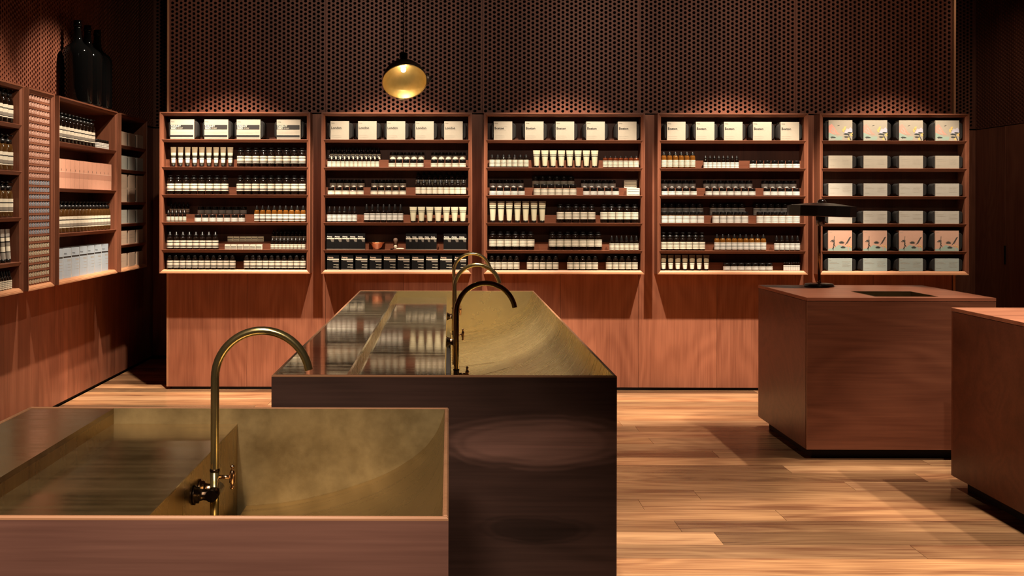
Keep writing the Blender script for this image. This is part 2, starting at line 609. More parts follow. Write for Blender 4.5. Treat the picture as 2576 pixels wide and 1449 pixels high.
def perforated(width, ncols, z0, z1, left, name='perforated_panel'):
    """Board with staggered round holes; x 0..width, front at y = 0, z0..z1."""
    mb = MB()
    t = 0.018
    p = PITCH
    rows = int((z1 - z0 - p / 2) / p)
    zt = z0 + rows * p + p / 2
    NS = 12
    ring = []
    for k in range(NS):
        a = 2 * PI * (k + 0.5) / NS
        ring.append((math.cos(a) * HOLE, math.sin(a) * HOLE))
    h = p / 2
    q = p / 6
    outer = [(h, q), (h, h), (q, h), (-q, h), (-h, h), (-h, q), (-h, -q), (-h, -h), (-q, -h), (q, -h), (h, -h), (h, -q)]
    outer = [outer[0], outer[1], outer[2], outer[3], outer[4], outer[5], outer[6], outer[7], outer[8], outer[9], outer[10], outer[11]]
    # ring starts at 15 degrees, as does outer[0]
    x0 = left
    x1 = left + ncols * p
    for c in range(ncols):
        cx = x0 + (c + 0.5) * p
        odd = c % 2
        for rw in range(rows):
            cz = z0 + (rw + 0.5) * p + (h if odd else 0)
            v = [(cx + a, 0, cz + b_) for a, b_ in outer] + [(cx + a, 0, cz + b_) for a, b_ in ring] + [(cx + a, t, cz + b_) for a, b_ in ring]
            f = []
            for k in range(NS):
                n = (k + 1) % NS
                f.append((k, NS + k, NS + n, n))
                f.append((NS + k, 2 * NS + k, 2 * NS + n, NS + n))
            mb.faces(v, f)
        zz = (z0, z0 + h) if odd else (zt - h, zt)
        mb.poly([(cx - h, 0, zz[0]), (cx + h, 0, zz[0]), (cx + h, 0, zz[1]), (cx - h, 0, zz[1])])
    mb.poly([(0, 0, z0), (x0, 0, z0), (x0, 0, z1), (0, 0, z1)])
    mb.poly([(x1, 0, z0), (width, 0, z0), (width, 0, z1), (x1, 0, z1)])
    if z1 > zt:
        mb.poly([(x0, 0, zt), (x1, 0, zt), (x1, 0, z1), (x0, 0, z1)])
    # edges
    mb.poly([(0, t, z0), (0, 0, z0), (0, 0, z1), (0, t, z1)])
    mb.poly([(width, 0, z0), (width, t, z0), (width, t, z1), (width, 0, z1)])
    mb.poly([(0, t, z0), (width, t, z0), (width, 0, z0), (0, 0, z0)])
    return mb.mesh(name, ['perforated_wood'])


PANEL_W = 1.1822
perf = perforated(PANEL_W - 0.002, 36, ZG + 0.006, CEIL, (PANEL_W - 0.002 - 36 * PITCH) / 2)

# shelving wall
core = MB()
core.box(XB0 + 0.005, XB1 - 0.005, YB + 0.06, YR, 0, CEIL)
core.box(XB0 + 0.03, XB1 - 0.03, YB + 0.012, YB + 0.06, 0, 0.022)
wall_back = structure(core.build('wall_back', 'shadow_black'))
for k in range(10):
    w = 0.591
    x0 = XB0 + 0.006 + k * w
    pm = MB()
    pm.box(0.001, w - 0.001, 0, 0.02, 0.021, ZG - 0.004)
    kk = (1.0, 1.0, 0.9, 0.95, 1.02, 1.0, 1.08, 1.0, 0.97, 0.94)[k]
    pm.build('panel', 'panel_wood', wall_back, (x0, YB, 0), color=(kk, kk, kk))
for k in range(5):
    put('perforated_panel', perf, wall_back, (XB0 + 0.006 + k * PANEL_W, YB, 0), color=(1, 1, 1))
for x0, nm in ((XB0 - 0.01, 'edge_strip'), (XB1 - 0.004, 'edge_strip')):
    em = MB()
    em.box(0, 0.0155, -0.001, 0.1, 0.021, CEIL)
    em.build(nm, 'edge_wood', wall_back, (x0, YB, 0))
for x0 in (XB0 - 0.01, XB1 + 0.0):
    em = MB()
    em.box(0, 0.012, 0.1, YR - YB, 0.0, CEIL)
    em.build('return_panel', 'panel_wood', wall_back, (x0, YB, 0), color=(0.8, 0.8, 0.8))

# recessed wall at both ends
rw_ = MB()
rw_.box(XL, XR, YR + 0.05, YR + 0.09, 0, CEIL)
wall_recess = structure(rw_.build('wall_recess', 'shadow_black'))
for x0, x1, nc in ((XL, XB0 - 0.01, 16), (XB1 + 0.012, XR, 28)):
    pm = MB()
    pm.box(0, x1 - x0, 0, 0.02, 0.021, ZG)
    pm.build('panel', 'panel_wood', wall_recess, (x0, YR, 0), color=(0.8, 0.8, 0.8))
    me = perforated(x1 - x0, nc, ZG + 0.012, CEIL, (x1 - x0 - nc * PITCH) / 2)
    put('perforated_panel', me, wall_recess, (x0, YR, 0), color=(0.8, 0.8, 0.8))

# side wall with the deep cabinets
lw = MB()
lw.box(XL - 0.09, XL - 0.05, YF, YR + 0.05, 0, CEIL)
wall_left = structure(lw.build('wall_left', 'shadow_black'))
PLW = 0.573
k = 0
yy = YR
while yy > 2.0:
    pm = MB()
    pm.box(-PLW / 2 + 0.0012, PLW / 2 - 0.0012, 0, 0.02, 0.021, ZG)
    kk = (0.75, 0.95, 0.8, 0.9, 1.08, 1.0, 0.9, 1.0)[k % 8]
    pm.build('panel', 'panel_wood', wall_left, (XL, yy - PLW / 2, 0), (0, 0, PI / 2), (kk, kk * 0.97, kk * 0.95))
    yy -= PLW
    k += 1
for k in range(-4, 3):
    ya = 7.458 + k * PANEL_W
    if ya + PANEL_W > YR + 0.01:
        nc = int((YR - ya - 0.02) / PITCH)
        me = perforated(YR - ya, nc, ZG + 0.012, CEIL, (YR - ya - nc * PITCH) / 2)
    else:
        me = perf
    put('perforated_panel', me, wall_left, (XL, ya, 0), (0, 0, PI / 2), (1, 0.95, 0.92))
lw = MB()
lw.box(XL - 0.05, XL - 0.005, YF, 2.6, 0, CEIL)
lw.build('plain_panel', 'panel_wood', wall_left, color=(0.8, 0.8, 0.8))

# opposite wall
rr = MB()
rr.box(XR + 0.05, XR + 0.09, YF, YR + 0.05, 0, CEIL)
wall_right = structure(rr.build('wall_right', 'shadow_black'))
yy = 9.74 + PLW - 0.022
yy = YR
ys = [YR, 9.74, 9.74 - PLW, 9.74 - 2 * PLW, 9.74 - 3 * PLW, 6.0, 3.0, YF]
for a, c in zip(ys[:-1], ys[1:]):
    pm = MB()
    pm.box(c - a + 0.003, -0.002, -0.0, 0.02, 0.021, ZG)
    pm.build('panel', 'panel_wood', wall_right, (XR, a, 0), (0, 0, PI / 2), (0.85, 0.8, 0.78)).scale = (1, -1, 1)
for k in range(0, 3):
    o = put('perforated_panel', perf, wall_right, (XR, YR - (k + 1) * PANEL_W, 0), (0, 0, PI / 2), (0.8, 0.75, 0.75))
    o.scale = (1, -1, 1)
rr = MB()
rr.box(XR + 0.005, XR + 0.05, YF, YR - 3 * PANEL_W, ZG, CEIL)
rr.build('plain_panel', 'panel_wood', wall_right, color=(0.8, 0.8, 0.8))
hs = MB()
hs.box(XR - 0.004, XR + 0.02, 9.725, 9.755, 0.895, 1.055)
hs.build('handle_slot', 'shadow_black', wall_right)

# dark recessed plinths
for nm, bx in (('baseboard_left', (XL - 0.04, XL - 0.012, 1.0, YR, 0, 0.0205)), ('baseboard_recess', (XL, XR, YR + 0.012, YR + 0.04, 0, 0.0205)),
               ('baseboard_right', (XR + 0.012, XR + 0.04, 1.0, YR, 0, 0.0205))):
    bm_ = MB()
    bm_.box(*bx)
    structure(bm_.build(nm, 'shadow_black'))


# ------------------------------------------------------------------ wall cabinets
def frame_member(length, depth, w, flip_kind):
    """One side of the mitred frame along local x (0..length), inner edge towards +z."""
    prof = [(0.0, 0.0), (0.0095, 0.0), (0.0115, 0.0045), (0.0150, 0.0045), (w, 0.015), (w, depth), (0.0, depth)]
    mb = MB()
    v = []
    for zz, yy in prof:
        v.append((zz, yy, zz))
    for zz, yy in prof:
        v.append((length - zz, yy, zz))
    n = len(prof)
    f = [(k, k + n, (k + 1) % n + n, (k + 1) % n) for k in range(n)]
    f += [tuple(range(n)), tuple(reversed(range(n, 2 * n)))]
    mb.faces(v, f)
    return mb


def cabinet(name, label, loc, rz, width, z0, z1, depth, shelves, risers=(), w=0.027, wall_t=0.012):
    """Open cabinet with a mitred, moulded frame.  loc = lower corner of the front; x along width, y into the wall.
    shelves: heights of the upper faces of the boards."""
    root = empty(name, (loc[0], loc[1], z0), rz)
    tag(root, label, 'cabinet')
    H = z1 - z0
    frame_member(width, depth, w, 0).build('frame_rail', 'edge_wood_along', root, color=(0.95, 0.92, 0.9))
    o = frame_member(width, depth, w, 0).build('frame_rail', 'cabinet_wood', root, (width, 0, H), color=(0.95, 0.95, 0.95))
    o.rotation_euler = (0, PI, 0)
    o = frame_member(H, depth, w, 0).build('frame_stile', 'cabinet_wood', root, (width, 0, 0), color=(1.1, 1.1, 1.1))
    o.rotation_euler = (0, -PI / 2, 0)
    o = frame_member(H, depth, w, 0).build('frame_stile', 'cabinet_wood', root, (0, 0, H), color=(1.1, 1.1, 1.1))
    o.rotation_euler = (0, PI / 2, 0)
    bp = MB()
    bp.box(w, width - w, depth - 0.006, depth, w, H - w)
    bp.build('back_panel', 'stile_wood', root, color=(0.33, 0.3, 0.3))  # shade inside the cabinet put into the tint
    for z in shelves:
        sm = MB()
        prof = [(0.004, 0.0), (0.0035, -0.003), (0.014, -0.023), (depth - 0.006, -0.023), (depth - 0.006, 0.0)]
        a, c = 0.0165, width - 0.0165
        v = [(a + (0.0105 if i in (2, 3) else 0.0), yy, zz) for i, (yy, zz) in enumerate(prof)] + [(c - (0.0105 if i in (2, 3) else 0.0), yy, zz) for i, (yy, zz) in enumerate(prof)]
        n = len(prof)
        f = [(k, (k + 1) % n, (k + 1) % n + n, k + n) for k in range(n)] + [tuple(reversed(range(n))), tuple(range(n, 2 * n))]
        sm.faces(v, f)
        sm.build('shelf', 'cabinet_wood', root, (0, 0, z - z0))
    for z, hgt in risers:
        rm = MB()
        rm.box(w + 0.001, width - w - 0.001, 0.078, depth - 0.0065, 0.0005, hgt)
        rm.build('riser_step', 'cabinet_wood', root, (0, 0, z - z0), color=(0.85, 0.82, 0.8))
    return root


CY = 8.41
CD = YB - CY
CZ0, CZ1 = 0.8836, 2.0817
LEVEL = [1.880, 1.6744, 1.4685, 1.2637, 1.0600, 0.9106]
CABX = [(-2.1513, -1.0329), (-0.9502, 0.1682), (0.2567, 1.4519), (1.5463, 2.6648), (2.7504, 3.8600)]
CABN = ['leftmost', 'second', 'middle', 'fourth', 'rightmost']
RISE = 0.058
for i, (a, c) in enumerate(CABX):
    words = ('dark red wood open cabinet with four black-banded cartons on top shelf', 'dark red wood open cabinet with shaving brush and copper bowl inside',
             'widest red wood open cabinet, behind the brass taps', 'red wood open cabinet beside the one filled with pouches',
             'red wood open cabinet filled with printed sleeves and dark pouches')[i]
    ris = [(z, RISE) for z in LEVEL[1:]] if i < 4 else []
    if i == 1:
        ris = ris[:-1]
    cabinet('wall_cabinet', words, (a, CY), 0.0, c - a, CZ0, CZ1, CD - 0.001, LEVEL[:5], ris)

XC = -2.467
LD = XC - XL
LC = {'L1': (5.55, 6.565, [1.8536, 1.585, 1.3195, 1.0627]), 'L2': (6.642, 7.085, []), 'L3': (7.16, 8.43, [1.793, 1.498, 1.2085]),
      'L4': (8.515, 9.258, [1.843, 1.660, 1.412, 1.247, 1.086])}
LN = {'L1': 'deep red wood cabinet of large bottles at the picture edge, left wall', 'L2': 'narrow red wood lattice cabinet between two deep cabinets',
      'L3': 'deep red wood cabinet beneath three tall black bottles', 'L4': 'red wood cabinet of stacked pouches nearest the dark corner'}
LROOT = {}
for key, (a, c, sh) in LC.items():
    LROOT[key] = cabinet('side_cabinet', LN[key], (XC, a), PI / 2, c - a, CZ0, CZ1, LD - 0.001, sh)

# ------------------------------------------------------------------ products
ORD = ['first', 'second', 'third', 'fourth', 'fifth', 'sixth', 'seventh', 'eighth', 'ninth', 'tenth', 'eleventh', 'twelfth', 'thirteenth', 'fourteenth', 'fifteenth', 'sixteenth', 'seventeenth',
       'eighteenth', 'nineteenth', 'twentieth']
SHELF = ['top', 'second', 'third', 'fourth', 'fifth', 'bottom']

# A prototype is a list of (part name, mesh, parent index, offset); index 0 is the thing itself.
PROTO = {}


def rounded(w, h, rad, n=4):
    pts = []
    for cx, cz, a0 in ((w / 2 - rad, h - rad, 0), (-w / 2 + rad, h - rad, 90), (-w / 2 + rad, rad, 180), (w / 2 - rad, rad, 270)):
        for k in range(n + 1):
            a = math.radians(a0 + 90 * k / n)
            pts.append((cx + rad * math.cos(a), cz + rad * math.sin(a)))
    return pts


BANDS = {  # from bottom to top: (fraction of label height, material slot 0 cream 1 dark 2 grey)
    'a': [(0.10, 0), (0.07, 1), (0.20, 2), (0.30, 0), (0.11, 1), (0.22, 0)],
    'b': [(0.68, 0), (0.08, 1), (0.24, 0)],
    'c': [(0.17, 0), (0.05, 1), (0.16, 0), (0.05, 1), (0.16, 0), (0.05, 1), (0.15, 0), (0.07, 1), (0.14, 0)],
    'd': [(0.20, 0), (0.07, 1), (0.24, 0), (0.07, 1), (0.18, 0), (0.05, 1), (0.19, 0)],
    'e': [(0.08, 0), (0.05, 1), (0.24, 2), (0.28, 0), (0.09, 1), (0.26, 0)],
}


def band_label(rad, z0, z1, bands, n=14, cream='label_cream'):
    mb = MB()
    prof, mats = [(rad, z0)], []
    z = z0
    for fr, mt in BANDS[bands]:
        z += fr * (z1 - z0)
        prof.append((rad, z))
        mats.append(mt)
    mb.lathe(prof, n, cap0=False, cap1=False, mats=mats)
    return mb.mesh('label', [cream, 'print_black', 'label_grey'])


def bottle(key, d, h, body, lab, glass, bands, cap='dropper', n=14, cream='label_cream'):
    """d diameter, h overall height, body height of the shoulder, lab (z0, z1) of the label."""
    if key in PROTO:
        return PROTO[key]
    R = d / 2
    neck = 0.30 * d
    mb = MB()
    sh = min(0.5 * d, (h - body) * 0.45)
    prof = [(R * 0.86, 0.0), (R * 0.97, 0.004), (R, 0.010), (R, body)]
    for k in range(1, 5):
        a = PI / 2 * k / 4
        prof.append((neck + (R - neck) * math.cos(a), body + sh * math.sin(a)))
    prof.append((neck, body + sh + 0.004))
    mb.lathe(prof, n)
    parts = [('body', mb.mesh('bottle_body', [glass]), None)]
    parts.append(('label', band_label(R + 0.0006, lab[0], lab[1], bands, n, cream), 0))
    zc = body + sh
    cm_ = MB()
    rest = h - zc
    if cap == 'dropper':
        cm_.lathe([(neck * 1.2, zc), (neck * 1.2, zc + rest * 0.40), (neck * 0.72, zc + rest * 0.46), (neck * 0.62, h - rest * 0.1), (neck * 0.3, h)], 10)
    elif cap == 'nozzle':
        cm_.lathe([(R * 0.66, zc - sh * 0.45), (R * 0.62, zc + rest * 0.10), (neck * 1.05, zc + rest * 0.22), (neck * 0.55, h - 0.004), (neck * 0.35, h)], 10)
    elif cap == 'pump':
        cm_.lathe([(neck * 1.3, zc), (neck * 1.3, zc + rest * 0.45), (neck * 0.55, zc + rest * 0.50), (neck * 0.55, zc + rest * 0.80), (neck * 0.95, zc + rest * 0.82), (neck * 0.9, h)], 10)
        cm_.box(-0.006, 0.006, -R * 0.95, 0.0, h - rest * 0.14, h - rest * 0.02)
    else:  # flat screw cap
        cm_.lathe([(neck * 1.35, zc - 0.002), (neck * 1.35, h - 0.001), (neck * 1.25, h)], 12)
    parts.append(('cap', cm_.mesh('bottle_cap', ['cap_grey' if cap == 'tallcap' else 'cap_black']), 0))
    PROTO[key] = parts
    return parts


def jar(key, d, h, glass='brown_glass', bands='d', cream='label_white', lid_frac=0.36):
    if key in PROTO:
        return PROTO[key]
    R = d / 2
    zl = h * (1 - lid_frac)
    mb = MB()
    mb.lathe([(R * 0.9, 0), (R, 0.003), (R, zl - 0.003), (R * 0.88, zl)], 16)
    parts = [('body', mb.mesh('jar_body', [glass]), None)]
    parts.append(('label', band_label(R + 0.0006, 0.004, zl - 0.004, bands, 16, cream), 0))
    lm = MB()
    lm.lathe([(R * 0.93, zl), (R * 0.93, h - 0.002), (R * 0.89, h)], 16)
    parts.append(('lid', lm.mesh('jar_lid', ['cap_black']), 0))
    PROTO[key] = parts
    return parts


def tube_pack(key, w, h, scheme):
    """Squeeze tube standing on its cap, crimped flat at the top."""
    if key in PROTO:
        return PROTO[key]
    n = 14
    capH = h * 0.11
    rc = w * 0.32
    stops = {'tan': [(0.11, 'tube_olive'), (0.30, 'label_cream'), (0.335, 'print_black'), (0.38, 'label_cream'), (0.52, 'tube_olive'), (0.68, 'tube_cream'), (0.90, 'tube_tan'), (1.0, 'tube_tan')],
             'tan2': [(0.16, 'label_cream'), (0.28, 'label_cream'), (0.31, 'print_black'), (0.40, 'label_cream'), (0.46, 'tube_olive'), (0.9, 'tube_tan'), (1.0, 'tube_tan')],
             'cream': [(0.60, 'tube_cream'), (0.65, 'tube_olive'), (0.71, 'tube_cream'), (0.745, 'print_black'), (0.93, 'tube_cream'), (1.0, 'tube_cream')],
             'tall': [(0.58, 'tube_cream'), (0.635, 'tube_olive'), (0.685, 'tube_cream'), (0.715, 'print_black'), (0.79, 'tube_cream'), (0.93, 'tube_tan'), (1.0, 'tube_tan')],
             'silver': [(0.22, 'tube_silver'), (0.25, 'print_black'), (0.42, 'label_cream'), (0.55, 'label_grey'), (0.60, 'print_black'), (0.72, 'label_cream'), (0.745, 'print_black'), (1.0, 'tube_silver')]}[scheme]
    mats = []
    for _, mt in stops:
        if mt not in mats:
            mats.append(mt)
    mb = MB()
    zs = [capH] + [capH + (h - capH) * s for s, _ in stops]
    slots = [mats.index(mt) for _, mt in stops]
    rings = []
    for z in zs:
        t = (z - capH) / (h - capH)
        hw = rc + (w / 2 - rc) * t
        hd = rc * (1 - t) + 0.0016 * t
        rings.append([(hw * math.cos(2 * PI * k / n), hd * math.sin(2 * PI * k / n), z) for k in range(n)])
    for j in range(len(zs) - 1):
        v = rings[j] + rings[j + 1]
        mb.faces(v, [(k, (k + 1) % n, n + (k + 1) % n, n + k) for k in range(n)], slots[j], True)
    mb.poly(rings[-1], slots[-1])
    parts = [('body', mb.mesh('tube_body', mats), None)]
    cm_ = MB()
    cm_.lathe([(rc * 0.92, 0), (rc * 0.98, capH)], 12)
    parts.append(('cap', cm_.mesh('tube_cap', ['cap_black']), 0))
    PROTO[key] = parts
    return parts


def stripes(rects, name='print'):
    """Flat print: list of (x0, x1, z0, z1, material) in the plane y = 0, facing -y."""
    mats = []
    mb = MB()
    for x0, x1, z0, z1, mt in rects:
        if mt not in mats:
            mats.append(mt)
        mb.poly([(x0, 0, z0), (x1, 0, z0), (x1, 0, z1), (x0, 0, z1)], mats.index(mt))
    return mb.mesh(name, mats)


def carton(key, w, h, dp, mat, rects, texts=(), edge=None):
    """Box standing on z = 0, centred in x, front at y = -dp/2."""
    if key in PROTO:
        return PROTO[key]
    mb = MB()
    mb.box(-w / 2, w / 2, -dp / 2, dp / 2, 0, h)
    mats = [mat]
    if edge:
        mats.append(edge)
        for q in (3, 5):
            mb.m[q] = 1
    parts = [('body', mb.mesh('carton_body', mats), None)]
    if rects:
        parts.append(('print', stripes(rects), 0, (0, -dp / 2 - 0.0004, 0)))
    for s, size, x, z, mt, bold in texts:
        parts.append(('lettering', text_mesh(s, size, mt, bold), 0, (x, -dp / 2 - 0.0008, z)))
    PROTO[key] = parts
    return parts


def soft_pouch(w, h, dp, rad):
    """Pillow-edged pouch, base at z = 0."""
    out = rounded(w, h, rad, 5)
    n = len(out)
    cz = h / 2
    mb = MB()
    layers = [(-dp / 2, 0.90), (-dp * 0.36, 0.985), (0.0, 1.0), (dp * 0.36, 0.985), (dp / 2, 0.90)]
    vs_ = []
    for yy, k in layers:
        vs_ += [(x * k, yy, cz + (z - cz) * k) for x, z in out]
    f = []
    for j in range(len(layers) - 1):
        for k in range(n):
            f.append((j * n + k, j * n + (k + 1) % n, (j + 1) * n + (k + 1) % n, (j + 1) * n + k))
    f = [tuple(reversed(q)) for q in f]
    mb.faces(vs_, f, 0, True)
    mb.faces(vs_, [tuple(range(n))[::-1][::-1], tuple((len(layers) - 1) * n + k for k in reversed(range(n)))], 0, False)
    return mb.mesh('pouch', ['pouch_black'])


def kit(key, w, h, dp, sleeve_mat, pw, ph, rects, texts=(), art=None):
    """Dark pouch held in a printed card sleeve."""
    if key in PROTO:
        return PROTO[key]
    mb = MB()
    mb.box(-w / 2, w / 2, -dp / 2, dp / 2, 0, h)
    parts = [('sleeve', mb.mesh('sleeve', [sleeve_mat]), None)]
    parts.append(('pouch', soft_pouch(pw, ph, dp * 0.86, min(ph, pw) * 0.22), 0, (0.004, 0.004, 0)))
    if rects:
        parts.append(('print', stripes(rects), 0, (0, -dp / 2 - 0.0004, 0)))
    if art:
        parts.append(('print', art, 0, (0, -dp / 2 - 0.0005, 0)))
    for s, size, x, z, mt, bold in texts:
        parts.append(('lettering', text_mesh(s, size, mt, bold), 0, (x, -dp / 2 - 0.0009, z)))
    PROTO[key] = parts
    return parts


N_THINGS = 0


def place(parts, name, loc, rz, label, cat, group):
    """A thing with copies of its parts; index 0 of the prototype is the thing's own mesh."""
    global N_THINGS
    N_THINGS += 1
    root = None
    for p in parts:
        nm, me = p[0], p[1]
        off = p[3] if len(p) > 3 else (0, 0, 0)
        o = bpy.data.objects.new(name if root is None else nm, me)
        COL.objects.link(o)
        if root is None:
            root = o
            o.location = loc
            o.rotation_euler = (0, 0, rz)
        else:
            o.parent = root
            o.location = off
    tag(root, label, cat, group)
    return root


UX = CY / F                       # metres per pixel at the cabinet fronts


def px2x(px, yw):
    return (px - VX) * yw / F


def row(ci, si, parts, name, desc, cat, p0, p1, n, d, which='', back=False, depth=None, jit=0.0):
    """n items between pixel columns p0 and p1 on shelf si of back cabinet ci."""
    dp = depth or d
    z = LEVEL[si] + 0.0003
    if back:
        yw = CY + 0.081 + dp / 2
        z += RISE
    else:
        yw = CY + 0.016 + dp / 2
    yfront = yw - dp / 2
    a, c = px2x(p0, yfront), px2x(p1, yfront)
    step = (c - a) / n
    row_ = 'back row, ' if back else ('front row, ' if which.endswith('+') else '')
    wh = which.rstrip('+')
    wh = (wh + ' group, ') if wh else ''
    place_s = f'{wh}{row_}{SHELF[si]} shelf, {CABN[ci]} back cabinet'
    for k in range(n):
        x = a + (k + 0.5) * step
        lab = f'{ORD[k]} {desc} from left, {place_s}' if n > 1 else f'{desc}, {place_s}'
        place(parts, name, (x, yw, z), random.uniform(-jit, jit), lab, cat, f'{desc}s, {place_s}')


def PXM(n):
    return n * UX


# --- printed kits
def parsley_print(w, h):
    R_ = []
    x0, x1 = -w / 2, w / 2 * 0.92
    R_.append((x0, x1, h * 0.49, h * 0.725, 'print_black'))
    R_.append((x0, x1, h * 0.10, h * 0.21, 'print_black'))
    R_.append((x0 + 0.004, x1 - 0.05, h * 0.30, h * 0.305, 'print_soft'))
    R_.append((x0 + 0.004, x1 - 0.004, h * 0.335, h * 0.34, 'print_soft'))
    R_.append((x0, x1, h * 0.045, h * 0.06, 'print_black'))
    return R_


w, h = PXM(60), PXM(50)
kit('parsley', w, h, 0.10, 'sleeve_cream', PXM(78), PXM(47),
    parsley_print(w, h),
    (('PARSLEY', 0.0195, -w / 2 + 0.004, h * 0.622, 'label_cream', 0.0005), ('SEED', 0.0195, -w / 2 + 0.004, h * 0.508, 'label_cream', 0.0005),
     ('ANTI-OXIDANT', 0.0058, -w / 2 + 0.052, h * 0.555, 'label_cream', 0.0), ('SKIN CARE KIT', 0.0058, -w / 2 + 0.052, h * 0.515, 'label_cream', 0.0),
     ('Aesop.', 0.0095, -w / 2 + 0.006, h * 0.86, 'print_black', 0.0)))
w, h = PXM(46.6), PXM(46.6)
for city in ('London', 'Boston'):
    kit(city, w, h, 0.10, 'sleeve_cream', PXM(65), PXM(43),
        [(-w / 2 + 0.005, w / 2 * 0.45, h * 0.715, h * 0.722, 'print_soft'), (-w / 2 + 0.005, w / 2 * 0.35, h * 0.525, h * 0.53, 'print_soft'),
         (-w / 2 + 0.005, 0.005, h * 0.225, h * 0.235, 'print_soft'), (-w / 2 + 0.005, 0.012, h * 0.195, h * 0.205, 'print_soft'),
         (-w / 2 + 0.005, 0.014, h * 0.12, h * 0.13, 'print_soft'), (-w / 2 + 0.005, 0.0, h * 0.09, h * 0.10, 'print_soft')],
        ((city, 0.0250, -w / 2 + 0.005, h * 0.57, 'print_black', 0.0006), ('Aesop.', 0.0095, -w / 2 + 0.006, h * 0.875, 'print_black', 0.0)))


def place_kits(ci, si, key, spans, hw_names, name, cat, depth):
    z = LEVEL[si] + 0.0003
    for k, (a, c) in enumerate(spans):
        yw = CY + 0.017 + depth / 2
        xm = px2x(0.5 * (a + c), CY + 0.017)
        place(PROTO[key], name, (xm, yw, z), random.uniform(-0.012, 0.012), hw_names[k], cat, f'{cat}s on {SHELF[si]} shelf of {CABN[ci]} back cabinet')


place_kits(0, 0, 'parsley', ((428.1, 488), (513.7, 573.5), (594.9, 655), (695.8, 755.8)),
           [f'{o_} black-banded cream carton round a pouch, top shelf, leftmost back cabinet' for o_ in ORD[:4]], 'kit_carton', 'gift kit', 0.10)
for ci, key, spans in ((1, 'London', ((830.8, 877.6), (900.6, 946.9), (972.6, 1019), (1044, 1090.8), (1116.9, 1163.4))),
                       (2, 'Boston', ((1241.7, 1288), (1320.2, 1367), (1397.3, 1444), (1474.3, 1521), (1554.2, 1601))),
                       (3, 'Boston', ((1677.4, 1723.9), (1750.3, 1797), (1820.6, 1867.6), (1893.5, 1941.3), (1963.6, 2010)))):
    place_kits(ci, 0, key, spans, [f'{o_} square cream city-name carton round a pouch, top shelf, {CABN[ci]} back cabinet' for o_ in ORD[:5]], 'kit_carton', 'gift kit', 0.10)


